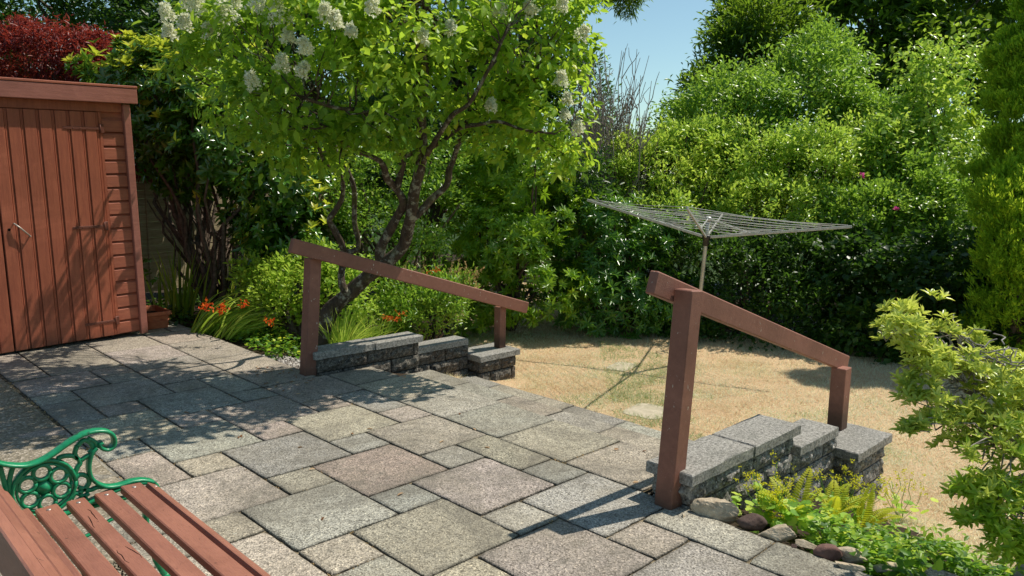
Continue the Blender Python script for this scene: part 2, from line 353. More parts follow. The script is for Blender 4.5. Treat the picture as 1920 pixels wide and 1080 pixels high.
    def lathe(s, c, prof, n=16, axis=(0, 0, 1)):
        c = Vector(c); ax = Vector(axis).normalized(); u = ax.orthogonal().normalized(); vv = ax.cross(u); V = []; F = []
        for r, h in prof:
            for k in range(n): a = 2*math.pi*k/n; V.append(c+ax*h+(u*math.cos(a)+vv*math.sin(a))*r)
        for i in range(len(prof)-1):
            for k in range(n): F.append((i*n+k, i*n+(k+1) % n, (i+1)*n+(k+1) % n, (i+1)*n+k))
        F.append(tuple(range(n))[::-1]); F.append(tuple((len(prof)-1)*n+k for k in range(n)))
        s.add(V, F, True)
    def build(s, name, mat, parent=None, origin=None):
        me = bpy.data.meshes.new(name); og = Vector(origin) if origin is not None else Vector((0, 0, 0))
        me.from_pydata([(x-og.x, y-og.y, z-og.z) for x, y, z in s.v], [], s.f)
        me.polygons.foreach_set('use_smooth', s.sm)
        me.materials.append(mat); me.update()
        return link(name, me, parent, og)
def link(name, me, parent=None, og=None):
    o = bpy.data.objects.new(name, me); col.objects.link(o)
    if parent is not None:
        o.parent = parent
        pw = parent.location if parent.parent is None else parent.location+parent.parent.location
        o.location = (Vector(og) if og is not None else Vector((0, 0, 0))) - pw
    elif og is not None: o.location = og
    return o
def tag(o, label=None, cat=None, group=None, kind=None):
    if label: o['label'] = label
    if cat: o['category'] = cat
    if group: o['group'] = group
    if kind: o['kind'] = kind
    return o
def thing(name, loc, label, cat, group=None):
    o = bpy.data.objects.new(name, None); col.objects.link(o); o.location = loc; o.empty_display_size = .1
    return tag(o, label, cat, group)
def fnz(p, s=1.0, seed=0.0): return noise.noise(Vector((p[0]*s+seed, p[1]*s+seed*1.7, p[2]*s-seed)))

# --- leaves ---
LEAF_LO = (np.array([[0, 0, 0], [.45, -.5, .12], [1, 0, -.03], [.45, .5, .12]]), [(0, 1, 2), (0, 2, 3)])
LEAF_MD = (np.array([[0, 0, 0], [.3, -.45, .10], [.7, -.38, .06], [1, 0, -.10], [.7, .38, .06], [.3, .45, .10], [.5, 0, 0]]),
           [(0, 1, 6), (1, 2, 6), (2, 3, 6), (3, 4, 6), (4, 5, 6), (5, 0, 6)])
LEAF_BL = (np.array([[0, -.5, 0], [0, .5, 0], [.5, -.4, .06], [.5, .4, .06], [1, 0, -.05]]), [(0, 2, 3, 1), (2, 4, 3)])
def leaf_mesh(name, P, D, U, L, W, mat, parent=None, tmpl=LEAF_LO, rnd=None, og=(0, 0, 0)):
    P = np.asarray(P, float); N_ = len(P)
    D = D/np.maximum(1e-9, np.linalg.norm(D, axis=1, keepdims=True))
    S = np.cross(U, D); S /= np.maximum(1e-9, np.linalg.norm(S, axis=1, keepdims=True)); Z = np.cross(D, S)
    L = np.broadcast_to(L, (N_,)); W = np.broadcast_to(W, (N_,))
    T, F = tmpl; k = len(T)
    V = (P[:, None, :] + D[:, None, :]*(T[None, :, 0:1]*L[:, None, None]) + S[:, None, :]*(T[None, :, 1:2]*W[:, None, None])
         + Z[:, None, :]*(T[None, :, 2:3]*L[:, None, None]))
    V = V.reshape(-1, 3) - np.array(og)
    me = bpy.data.meshes.new(name); me.vertices.add(len(V)); me.vertices.foreach_set('co', V.ravel().astype(np.float32))
    tot = [len(f) for f in F]; flat = np.concatenate([np.array(f) for f in F]); st = np.concatenate([[0], np.cumsum(tot)[:-1]])
    nl = len(flat); lv = (flat[None, :] + (np.arange(N_)*k)[:, None]).ravel()
    me.loops.add(len(lv)); me.loops.foreach_set('vertex_index', lv.astype(np.int32))
    me.polygons.add(N_*len(F)); me.polygons.foreach_set('loop_start', (st[None, :]+(np.arange(N_)*nl)[:, None]).ravel().astype(np.int32))
    me.polygons.foreach_set('loop_total', np.tile(tot, N_).astype(np.int32))
    me.update(calc_edges=True)
    if rnd is None: rnd = NP.random(N_)
    a = me.attributes.new('rnd', 'FLOAT', 'POINT'); a.data.foreach_set('value', np.repeat(np.clip(rnd, 0, 1), k).astype(np.float32))
    me.polygons.foreach_set('use_smooth', np.ones(N_*len(F), bool))
    me.materials.append(mat)
    return link(name, me, parent, og)
def unit(n):
    v = NP.normal(size=(n, 3)); return v/np.linalg.norm(v, axis=1, keepdims=True)
def vnoise(P, s, seed=0):
    x, y, z = (P*s).T
    return (np.sin(x*1.7+y*2.3+seed)+np.sin(y*1.9-z*2.7+seed*2.1+1.3)+np.sin(z*2.1+x*1.1-seed+4.1)+.6*np.sin(x*4.3-z*3.9+seed)+.6*np.sin(y*5.1+x*3.3+2*seed))/4.2
def crown_points(blobs, nclump, lump=.34, nl=26, inner=.12, seed=0, cut=None):
    """sprig positions over lumps that cover the blobs; returns pos, outward dir"""
    blobs = [tuple(map(float, b)) for b in blobs]
    vol = np.array([(b[3]*b[4]*b[5])**(2/3) for b in blobs]); share = vol/vol.sum()
    Ps = []; Os = []
    for b, sh in zip(blobs, share):
        c = np.array(b[:3]); r = np.array(b[3:6]); k = max(5, int(nl))
        d = unit(k); lc = c + d*r*(.62+.28*NP.random((k, 1))); lr = (lump*(.55+.8*NP.random(k)))*r.mean()
        m = int(nclump*sh); pick = NP.integers(0, k, m); d2 = unit(m); d2[:, 2] = np.where(d2[:, 2] < -.3, -d2[:, 2], d2[:, 2]); 
        d2 += d[pick]*.5; d2 /= np.linalg.norm(d2, axis=1, keepdims=True)
        P = lc[pick] + d2*lr[pick][:, None]*(.75+.45*NP.random((m, 1)))
        mi = int(m*inner); P2 = c + unit(mi)*r*(NP.random((mi, 1))**.4)*.85
        ns = 16; sd = unit(ns); sd[:, 2] = np.abs(sd[:, 2])*1.1; sd /= np.linalg.norm(sd, axis=1, keepdims=True); ms = int(m*.16)
        pk = NP.integers(0, ns, ms); sl_ = (.18+.40*NP.random(ns)); f_ = NP.random(ms)
        P3 = c + sd[pk]*r*(.85+(sl_[pk]*f_)[:, None]) + NP.normal(size=(ms, 3))*.05*r.mean()*(1.2-f_)[:, None]
        Ps += [P, P2, P3]; Os += [d2*.7 + d[pick]*.5, unit(mi), sd[pk]+NP.normal(size=(ms, 3))*.3]
    P = np.concatenate(Ps); O = np.concatenate(Os)
    q = np.ones(len(P), bool)
    for b in blobs:
        t = (((P-np.array(b[:3]))/(np.array(b[3:6])*.62))**2).sum(1); q &= (t > 1) | (NP.random(len(P)) < .25)
    q &= (vnoise(P, 2.2, seed) > -.50) & (vnoise(P, 5.5, seed+3) > -.62)
    if cut is not None: q &= cut(P)
    return P[q], O[q]
def sprig_leaves(P, O, k, L, ws, spread=.05, up=.35, out=.8, jit=.5, tone=None):
    """k leaves round each sprig"""
    n = len(P)
    p = np.repeat(P, k, 0) + NP.normal(size=(n*k, 3))*spread
    d = np.repeat(O, k, 0)*out + NP.normal(size=(n*k, 3))*jit + np.array([0, 0, up-.35])
    u = np.array([0, 0, .9]) + np.repeat(O, k, 0)*.75 + NP.normal(size=(n*k, 3))*.4
    l = L*(.6+.7*NP.random(n*k)); ww = l*ws*(.8+.4*NP.random(n*k))
    t = np.repeat(NP.random(n), k)*.5 + NP.random(n*k)*.4 + .05 + .28*vnoise(p, 1.3, 2)
    return p, d, u, l, ww, t
def rosette(P, O, k, L, ws, tilt=.55):
    n = len(P); O = O/np.linalg.norm(O, axis=1, keepdims=True)
    O = O + np.array([0, 0, .45]); O /= np.linalg.norm(O, axis=1, keepdims=True)
    a = np.cross(O, unit(n)); a /= np.linalg.norm(a, axis=1, keepdims=True); b = np.cross(O, a)
    ph = NP.random(n)[:, None]*6.28 + np.arange(k)[None, :]*(6.283/k) + NP.normal(size=(n, k))*.15
    d = a[:, None]*np.cos(ph)[..., None] + b[:, None]*np.sin(ph)[..., None] + O[:, None]*(tilt+NP.normal(size=(n, k, 1))*.3)
    u = np.broadcast_to(O[:, None], d.shape) + NP.normal(size=d.shape)*.08
    sc_ = np.repeat(.7+.5*NP.random(n), k)
    l = L*sc_*(.8+.3*NP.random(n*k))
    t = np.repeat(NP.random(n), k)*.65 + NP.random(n*k)*.2 + .07 + .25*np.repeat(vnoise(P, 1.3, 2), k)
    return np.repeat(P, k, 0), d.reshape(-1, 3), u.reshape(-1, 3), l, l*ws, t
def wob(p0, p1, n=6, a=.06, seed=0):
    p0, p1 = Vector(p0), Vector(p1); L = (p1-p0).length; out = []
    for i in range(n+1):
        t = i/n; q = p0.lerp(p1, t)
        e = math.sin(math.pi*t)
        out.append(q + Vector((fnz((t*3, seed, 0), 1.1, 3), fnz((t*3, seed, 5), 1.1, 9), fnz((t*3, seed, 9), 1.1, 17)))*(a*L*2*e))
    return out
def stems(parent, name, base, targets, r0, mat, n=6, a=.08, rt=.3):
    m = MB()
    for i, t in enumerate(targets): m.tube(wob(base, t, n, a, i*3.7), [r0*(1-(1-rt)*j/n) for j in range(n+1)], 5, False)
    return m.build(name, mat, parent)

def shrub(name, label, cat, blobs, base, ncl, k, L, ws, mat, style='sprig', tmpl=LEAF_LO, lump=.34, nl=26, group=None, seed=0, tilt=.5,
          spread=.05, up=.3, stem=.03, inner=.12, cut=None, stemname='stems', leafname='foliage', jit=.5, smat='twig', nst=14):
    root = thing(name, base, label, cat, group)
    P, O = crown_points(blobs, ncl, lump, nl, inner, seed, cut)
    if style == 'sprig': a = sprig_leaves(P, O, k, L, ws, spread, up, .8, jit)
    else: a = rosette(P, O, k, L, ws, tilt)
    p, d, u, l, ww, t = a
    leaf_mesh(leafname, p, d, u, l, ww, MAT[mat], root, tmpl, t, base)
    T = [Vector(P[i]) for i in NP.integers(0, len(P), nst)]
    stems(root, stemname, base, T, stem, MAT[smat])
    return root, P, O

# ------------------------------------------------------------------ ground
def sst(a, b, x): t = min(1, max(0, (x-a)/(b-a))); return t*t*(3-2*t)
def gz(x, y):
    amp = .42 + .14*sst(2.6, 1.5, y)
    if y < 2.05: s = min(1, max(0, (x-3.12)/2.1))
    elif y > 5.15: s = sst(3.2, 5.4, x)*(1-sst(8, 9.2, y)*.3)
    else: s = sst(3.6, 4.0, x)
    z = -.05 - (amp-.05)*s
    return z + fnz((x, y, 0), .8, 2)*.02*s
def in_lawn(x, y):
    if x > 9.6: return False
    if y > 5.2: return x > 4.35+(y-5.4)*.9 + .06*math.sin(y*5)
    if y < 2.05: return x > 3.6+y*.74 + .05*math.sin(x*9)
    return x > 4.55
def grid_sheet(name, mat, test, x0, x1, y0, y1, st, off=0):
    nx = int((x1-x0)/st); ny = int((y1-y0)/st); V = {}; m = MB(); 
    def vid(i, j):
        if (i, j) not in V:
            x = x0+i*st; y = y0+j*st; V[(i, j)] = len(m.v); m.v.append((x, y, gz(x, y)+off+fnz((x, y, 1), 5, 1)*.006))
        return V[(i, j)]
    for i in range(nx):
        for j in range(ny):
            if test(x0+(i+.5)*st, y0+(j+.5)*st):
                m.f.append((vid(i, j), vid(i+1, j), vid(i+1, j+1), vid(i, j+1))); m.sm.append(True)
    return m.build(name, mat)
lawn = tag(grid_sheet('lawn', MAT['lawn'], in_lawn, 3.5, 13, -3, 14, .1), 'sun-scorched straw coloured lawn beyond the patio steps', 'lawn', kind='structure')
bed = tag(grid_sheet('garden_bed', MAT['soil'], lambda x, y: not in_lawn(x, y), -1, 13, -3, 14, .1), 'bare brown soil of the planting beds', 'soil', kind='structure')
m = MB(); S = 400
m.add([(-S, -S, -.75), (S, -S, -.75), (S, S, -.75), (-S, S, -.75)], [(0, 1, 2, 3)])
tag(m.build('ground', MAT['far']), 'ground beyond the garden', 'ground', kind='structure')

# ------------------------------------------------------------------ patio
GX, GY, U_, V_ = 1.770, 2.270, .267, .271
def gw(i, j): return (GX+i*U_, GY+j*V_)
slabs = [(1,3,3,5,'R'),(2,4,1,3,'P'),(1,2,2,3,'B'),(3,4,3,4,'G'),(0,2,0,2,'Y'),(-1,1,2,4,'G'),(0,1,4,5,'T'),(0,2,5,7,'B'),(-2,0,4,6,'L'),
 (-1,0,6,7,'y'),(-2,-1,6,8,'L'),(-2,-1,8,9,'B'),(-2,0,9,11,'y'),(-1,0,11,12,'P'),(-2,-1,11,13,'B'),(-1,1,12,14,'D'),(-2,-1,13,14,'G'),
 (-2,0,14,16,'P'),(0,1,14,15,'G'),(0,1,15,16,'P'),(-2,-1,16,20,'P'),(-1,1,16,20,'T'),(1,3,16,18,'P'),(1,3,18,20,'L'),(1,3,15,16,'D'),
 (1,3,13,15,'P'),(1,2,12,13,'D'),(2,3,11,13,'G'),(0,2,10,12,'B'),(0,1,9,10,'P'),(-1,1,7,9,'G'),(1,2,7,8,'P'),(1,3,8,10,'P'),(2,4,6,8,'Y'),
 (2,3,10,11,'B'),(1,2,9.99,10,'x'),(3,4,8,9,'L'),(2,3,5,6,'B'),(3,5,4,6,'T'),(4,5,6,7,'P'),(4,5,7,9,'B'),
 (5,7,7.5,9.5,'S'),(5,7,5.6,7.5,'G'),(5,7,3.7,5.6,'G'),(5,7,1.7,3.7,'Y'),(5,7,-.3,1.7,'T'),
 (3,5,9,11,'P'),(4,5,2,4,'Y'),(4,5,1,2,'B'),(3,5,-1,1,'B'),(2,3,0,1,'G'),(1,3,-2,0,'P'),(3,4,-2,-1,'T'),(4,5,-3,-1,'G'),(4,5,-5,-3,'G'),
 (-1,0,1,2,'T'),(-2,-1,3,4,'y'),(-3,-1,1,3,'L'),(-1,0,-1,1,'G'),(0,1,-2,0,'y'),(2,4,-4,-2,'D'),(5,6.6,9.5,11,'T'),(3,4.75,18,20,'L'),(3,4.75,15,18,'T'),
 (3,4.75,13,15,'L'),(3,4.75,11,13,'P')]
slabs = [s for s in slabs if s[4] != 'x']
COLS = {'R': (.26, .155, .14), 'P': (.27, .21, .19), 'B': (.21, .215, .20), 'G': (.235, .235, .195), 'Y': (.27, .24, .17), 'y': (.34, .29, .195),
        'T': (.27, .225, .17), 'L': (.34, .27, .215), 'D': (.20, .18, .16), 'S': (.33, .285, .21)}
occ = set()
def cells(s):
    for a in range(int(round(s[0]*10)), int(round(s[1]*10))):
        for b in range(int(round(s[2]*10)), int(round(s[3]*10))): yield (a, b)
for s in slabs: occ.update(cells(s))
def free(s): return not any(c in occ for c in cells(s))
def allowed(i, j):
    if j >= 11: return -2 <= i < 4.75
    if j >= -.3 and i >= 5: return False
    return -3 <= i < 5
rp = random.Random(3)
for j in range(-9, 25):
    for i in range(-3, 5):
        if not allowed(i, j): continue
        opts = [(2, 2), (2, 1), (1, 2), (1, 1)]; rp.shuffle(opts); opts.sort(key=lambda o: -o[0]*o[1] if rp.random() < .7 else 0)
        for (a, b) in opts + [(1, 1)]:
            i1 = i+a
            if i+a >= 5 and j >= 11: i1 = 4.75
            s = (i, i1, j, j+b, rp.choice('PBGTYLD'))
            if all(allowed(ii, jj) for ii in range(i, i+a) for jj in range(j, j+b) if ii < 5) and free(s):
                slabs.append(s); occ.update(cells(s)); break
def clip_slab(i0, i1, j0, j1): return i0, i1, j0, j1

def slab_geo(MBs, x0, x1, y0, y1, z, colr, th=.045, rr=R_, gap=.0028, tilt=.0025, wob_=.0022):
    """one flag with slightly ragged arrises; MBs: dict(v,f,col,edge)"""
    x0 += gap; x1 -= gap; y0 += gap; y1 -= gap
    pts = []
    st = .035
    def seg(a, b):
        n = max(2, int(math.dist(a, b)/st)); return [(a[0]+(b[0]-a[0])*k/n, a[1]+(b[1]-a[1])*k/n) for k in range(n)]
    c = .006
    loop = seg((x0+c, y0), (x1-c, y0))+seg((x1, y0+c), (x1, y1-c))+seg((x1-c, y1), (x0+c, y1))+seg((x0, y1-c), (x0, y0+c))
    cx, cy = (x0+x1)/2, (y0+y1)/2
    tx, ty, tz = rr.uniform(-tilt, tilt), rr.uniform(-tilt, tilt), rr.uniform(-.0018, .0018)
    def Z(x, y): return z+tz+tx*(x-cx)/max(.1, x1-x0)*2+ty*(y-cy)/max(.1, y1-y0)*2
    def jit(p, s, inn):
        dx, dy = cx-p[0], cy-p[1]; L = math.hypot(dx, dy); a = inn+abs(fnz((p[0], p[1], s), 23, 5))*wob_*2.2 + (rr.random() < .05)*rr.random()*.004
        # inset per axis keeps edges straight
        sx = (1 if dx > 0 else -1)*min(a, abs(dx)); sy = (1 if dy > 0 else -1)*min(a, abs(dy))
        return (p[0]+sx, p[1]+sy)
    k = len(MBs['v']); n = len(loop)
    r0 = [jit(p, 0, 0) for p in loop]; r1 = [jit(p, 0, .004) for p in loop]; r2 = [jit(p, 0, .022) for p in loop]
    V = [(x, y, z-th) for x, y in r0]+[(x, y, Z(x, y)-.005) for x, y in r0]+[(x, y, Z(x, y)-.0008) for x, y in r1]+[(x, y, Z(x, y)) for x, y in r2]
    MBs['v'] += V; MBs['edge'] += [1]*n+[.9]*n+[.35]*n+[0]*n; MBs['col'] += [colr]*len(V)
    for q in range(3):
        for t in range(n): MBs['f'].append((k+q*n+t, k+q*n+(t+1) % n, k+(q+1)*n+(t+1) % n, k+(q+1)*n+t)); MBs['sm'].append(q > 0)
    MBs['f'].append(tuple(k+3*n+t for t in range(n))); MBs['sm'].append(True)
def build_slabs(name, D, mat, parent=None):
    me = bpy.data.meshes.new(name); me.from_pydata(D['v'], [], D['f']); me.polygons.foreach_set('use_smooth', D['sm'])
    a = me.attributes.new('slab', 'FLOAT_COLOR', 'POINT'); a.data.foreach_set('color', np.array([(*c, 1) for c in D['col']], np.float32).ravel())
    a = me.attributes.new('edge', 'FLOAT', 'POINT'); a.data.foreach_set('value', np.array(D['edge'], np.float32))
    me.materials.append(mat); me.update(); return link(name, me, parent)
def newD(): return {'v': [], 'f': [], 'col': [], 'edge': [], 'sm': []}
def vary(c, a=.12):
    k = 1.56*R_.uniform(1-a, 1+a); g = (.262, .238, .198); return tuple((x*.46+y*.54)*k*R_.uniform(.98, 1.02) for x, y in zip(c, g))
D = newD()
for (i0, i1, j0, j1, c) in slabs:
    x0, y0 = gw(i0, j0); x1, y1 = gw(i1, j1)
    slab_geo(D, x0, x1, y0, y1, 0, vary(COLS[c]))
patio = tag(build_slabs('patio', D, MAT['paving']), 'patio of random sized exposed aggregate slabs in grey and pink', 'patio', kind='structure')
m = MB()
m.add([(-2, -.6, -.011), (gw(5, 0)[0], -.6, -.011), (gw(5, 0)[0], gw(0, 11.2)[1], -.011), (-2, gw(0, 11.2)[1], -.011)], [(0, 1, 2, 3)])
m.add([(gw(5, 0)[0], gw(0, -.3)[1], -.011), (gw(7, 0)[0]-.02, gw(0, -.3)[1], -.011), (gw(7, 0)[0]-.02, gw(0, 9.5)[1], -.011), (gw(5, 0)[0], gw(0, 9.5)[1], -.011)], [(0, 1, 2, 3)])
m.add([(gw(5, 0)[0], gw(0, 9.5)[1], -.011), (gw(6.6, 0)[0]-.02, gw(0, 9.5)[1], -.011), (gw(6.6, 0)[0]-.02, gw(0, 11)[1], -.011), (gw(5, 0)[0], gw(0, 11)[1], -.011)], [(0, 1, 2, 3)])
m.add([(-2, gw(0, 11.2)[1], -.011), (gw(4.75, 0)[0]-.01, gw(0, 11.2)[1], -.011), (gw(4.75, 0)[0]-.01, gw(0, 25)[1], -.011), (-2, gw(0, 25)[1], -.011)], [(0, 1, 2, 3)])
tag(m.build('patio_joints', MAT['joint']), 'dark sandy joints between the patio slabs', 'joints', kind='structure')
# old concrete strip, a real sheet left of the slabs
m = MB(); xr = gw(-2.08, 0)[0]; ys = np.arange(-1.0, 7.9, .12)
V = []; 
for k_, y in enumerate(ys):
    V += [(-2, y, .0), (xr-.25, y, .002), (xr+fnz((0, y, 3), 4, 2)*.012-.004 if y > gw(0, 4)[1] else xr-.27*.98, y, .001), (xr-.002 if y > gw(0, 4)[1] else xr-.27*.96, y, -.02)]
F = [(a*4+b, a*4+b+1, a*4+4+b+1, a*4+4+b) for a in range(len(ys)-1) for b in range(3)]
m.add(V, F, True); tag(m.build('concrete_path', MAT['concrete']), 'old pebbly concrete strip beside the patio slabs', 'concrete', kind='structure')

# steps: two treads below the patio edge and a kerb flush with the lawn
D = newD()
ya, yb = gw(0, -.3)[1]-.1, 5.26
X0 = gw(7, 0)[0]; T1 = 4.165; T2 = 4.66
y = ya
cuts = [ya, 2.62, 3.17, 3.66, 4.18, 4.72, yb]
for a, b in zip(cuts[:-1], cuts[1:]): slab_geo(D, X0-.05 if False else X0+.0, T1, a, b, -.14, vary(COLS[R_.choice('GTBGY')]), th=.05)
cuts = [ya, 2.45, 2.95, 3.45, 3.98, 4.3, 4.85, yb]
for a, b in zip(cuts[:-1], cuts[1:]): slab_geo(D, T1+.0, T2, a, b, -.28, vary(COLS[R_.choice('GTBPY')]), th=.05)
cuts = [ya, 2.5, 3.05, 3.6, 4.1, 4.7, yb]
for a, b in zip(cuts[:-1], cuts[1:]): slab_geo(D, T2+.0, T2+.32, a, b, -.412, vary(COLS[R_.choice('GTBY')], .2), th=.05)
# risers as courses of block
for (xx, zt, zb) in ((X0, -.046, -.14), (T1, -.19, -.28), (T2, -.33, -.42)):
    k = len(D['v']); D['v'] += [(xx-.03, ya, zt), (xx-.03, yb, zt), (xx-.03, yb, zb), (xx-.03, ya, zb)]; D['f'].append((k, k+1, k+2, k+3)); D['sm'].append(False)
    D['col'] += [(.12, .11, .09)]*4; D['edge'] += [.3]*4
tag(build_slabs('steps', D, MAT['paving']), 'three shallow paved steps going down from the patio to the lawn', 'steps', kind='structure')

# ------------------------------------------------------------------ retaining walls
def rough_block(m, x0, x1, y0, y1, z0, z1, seed, amp=.022, st=.022):
    """rock-faced walling block"""
    V = []; F = []; idx = {}
    nx, ny, nz = [max(2, int(round(d/st))) for d in (x1-x0, y1-y0, z1-z0)]
    def vid(i, j, k):
        if (i, j, k) not in idx:
            x = x0+(x1-x0)*i/nx; y = y0+(y1-y0)*j/ny; z = z0+(z1-z0)*k/nz
            ex = min(i, nx-i)*st; ey = min(j, ny-j)*st; ez = min(k, nz-k)*st
            e = sorted((ex, ey, ez))[1]; q = min(1, e/.035)    # distance from nearest edge within the face
            p = Vector((x, y, z)); nn = Vector(((-1 if i == 0 else 1 if i == nx else 0), (-1 if j == 0 else 1 if j == ny else 0), 0))
            h = (noise.fractal(p*16+Vector((seed, 0, 0)), .8, 2.1, 3)*.9+.35)*amp*q*1.4 - (1-q)*.006
            p = p+nn*h; idx[(i, j, k)] = len(V); V.append(p)
        return idx[(i, j, k)]
    for i in range(nx):
        for k in range(nz):
            F.append((vid(i, 0, k), vid(i+1, 0, k), vid(i+1, 0, k+1), vid(i, 0, k+1))); F.append((vid(i, ny, k), vid(i, ny, k+1), vid(i+1, ny, k+1), vid(i+1, ny, k)))
    for j in range(ny):
        for k in range(nz):
            F.append((vid(0, j, k), vid(0, j, k+1), vid(0, j+1, k+1), vid(0, j+1, k))); F.append((vid(nx, j, k), vid(nx, j+1, k), vid(nx, j+1, k+1), vid(nx, j, k+1)))
    for i in range(nx):
        for j in range(ny):
            F.append((vid(i, j, nz), vid(i+1, j, nz), vid(i+1, j+1, nz), vid(i, j+1, nz)))
    m.add(V, F, False)
def cap(m, x0, x1, y0, y1, z1, th=.058, seed=0):
    V = []; F = []; st = .03; nx = int((x1-x0)/st); ny = int((y1-y0)/st)
    rings = [(0, -th), (0, -.006), (.006, 0)]
    def loop(inn, z):
        a = [(x0+inn+(x1-x0-2*inn)*t/nx, y0+inn) for t in range(nx)]+[(x1-inn, y0+inn+(y1-y0-2*inn)*t/ny) for t in range(ny)]
        b = [(x1-inn-(x1-x0-2*inn)*t/nx, y1-inn) for t in range(nx)]+[(x0+inn, y1-inn-(y1-y0-2*inn)*t/ny) for t in range(ny)]
        return [(x+fnz((x, y, z*9+seed), 14, seed)*.005, y+fnz((x, y, z*9+seed), 15, seed+4)*.005, z1+z+fnz((x, y, seed), 9, 7)*.002) for x, y in a+b]
    Ls = [loop(i, z) for i, z in rings]+[loop(.03, .001)]; n = len(Ls[0])
    for L in Ls: V += L
    for q in range(3):
        for t in range(n): F.append((q*n+t, q*n+(t+1) % n, (q+1)*n+(t+1) % n, (q+1)*n+t))
    F.append(tuple(3*n+t for t in range(n))); F.append(tuple(range(n))[::-1])
    m.add(V, F, False)
def wall(name, label, caps, mats, base, segs):
    root = thing(name, base, label, 'retaining wall')
    for i, (x0, x1, y0, y1, z1) in enumerate(caps):
        m = MB(); cap(m, x0, x1, y0, y1, z1, seed=i*2.3+base[1]); m.build('coping_slab', MAT['coping'], root)
    for si, (x0, x1, y0, y1, z1, z0, lens) in enumerate(segs):
        m = MB(); z = z1; c = 0
        while z > z0:
            zb = z-.122; x = x0-(0 if c % 2 == 0 else lens*.5)
            while x < x1:
                a = max(x, x0); b = min(x+lens, x1)
                if b-a > .05: rough_block(m, a+.004, b-.004, y0, y1, zb+.006, z-.004, si*7+c*3+x)
                x += lens
            m.box(x0+.02, x1-.02, y0+.02, y1-.02, zb-.01, z, .001)
            z = zb; c += 1
        m.build('stonework', MAT[mats], root)
    return root
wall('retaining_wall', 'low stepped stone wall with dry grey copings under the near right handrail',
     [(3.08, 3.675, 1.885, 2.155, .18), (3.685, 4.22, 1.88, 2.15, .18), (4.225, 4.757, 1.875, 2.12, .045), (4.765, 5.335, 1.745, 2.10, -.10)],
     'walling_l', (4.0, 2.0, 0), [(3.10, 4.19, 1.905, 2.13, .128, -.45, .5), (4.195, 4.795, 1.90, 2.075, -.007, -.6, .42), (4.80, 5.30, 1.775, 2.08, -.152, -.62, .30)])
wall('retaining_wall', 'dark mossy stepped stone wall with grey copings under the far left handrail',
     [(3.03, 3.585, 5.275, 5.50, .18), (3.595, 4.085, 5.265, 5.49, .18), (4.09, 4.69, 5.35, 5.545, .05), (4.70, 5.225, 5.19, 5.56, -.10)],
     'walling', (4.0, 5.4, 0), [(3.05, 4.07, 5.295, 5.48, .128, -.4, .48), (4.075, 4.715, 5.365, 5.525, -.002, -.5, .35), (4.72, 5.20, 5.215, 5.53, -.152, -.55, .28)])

# ------------------------------------------------------------------ handrails
def handrail(label, rails, posts, up=None):
    root = thing('handrail', posts[0][0], label, 'handrail', 'brown timber handrails beside the steps')
    for (p, top, wdt, leanx) in posts:
        m = MB(); p = Vector(p)
        m.beam(p, (p.x+leanx, p.y, top), wdt, wdt, up=(0, 1, 0), b=.005); m.build('post', MAT['rail'], root)
    m = MB(); m.beam(rails[0], rails[1], .05, .112, b=.006); m.build('rail', MAT['rail'], root)
    return root
handrail('near right brown timber handrail, its post in front of the sloping rail', ((2.965, 2.085, 1.105), (5.30, 2.085, .325)),
         [((3.065, 2.005, -.04), 1.06, .1, .095), ((5.16, 2.05, -.10), .33, .1, 0)])
handrail('far left brown timber handrail in front of the leaning trunk', ((2.85, 5.285, 1.04), (5.40, 5.285, .275)),
         [((3.01, 5.365, -.03), .92, .1, .07), ((5.11, 5.36, -.10), .31, .085, 0)])

# ------------------------------------------------------------------ shed
SY = 7.70
shed = thing('garden_shed', (1.7, SY+.6, 0), 'red-brown stained wooden garden shed with plank door and overhanging roof board', 'shed')
XR = 2.50
m = MB()    # rear and side walls
m.box(.62, XR+.03, SY+.035, SY+1.5, .02, 2.12, .004); m.build('wall', MAT['shed_h'], shed)
m = MB()    # siding right of the door: lapped boards
z = .035; k = 0
while z < 2.0:
    h = .125; b = .004
    m.add([(2.315, SY+.0, z), (XR, SY+.0, z), (XR, SY+.001, z+h*.78), (2.315, SY+.001, z+h*.78), (2.315, SY+.03, z+h), (XR, SY+.03, z+h), (2.315, SY+.03, z), (XR, SY+.03, z)],
          [(0, 1, 2, 3), (3, 2, 5, 4), (6, 7, 1, 0)])
    z += h; k += 1
m.build('cladding', MAT['shed_h'], shed)
m = MB(); m.box(.62, XR, SY-.002, SY+.028, 2.085, 2.17, .003); m.build('header_board', MAT['shed'], shed)
m = MB(); m.box(XR+.003, XR+.065, SY-.03, SY+.02, .0, 2.16, .004); m.build('corner_board', MAT['shed_light'], shed)
m = MB(); m.box(2.287, 2.312, SY-.004, SY+.03, .03, 2.083, .002); m.build('door_frame', MAT['shed'], shed)
m = MB(); m.box(.55, XR+.12, SY-.075, SY-.05, 2.165, 2.30, .005); m.build('fascia', MAT['shed_light'], shed)
m = MB(); m.box(.5, XR+.125, SY-.078, SY+1.7, 2.303, 2.325, .004); m.box(.56, XR+.11, SY-.048, SY+1.6, 2.2, 2.30, .004); m.build('roof', MAT['shed_h'], shed)
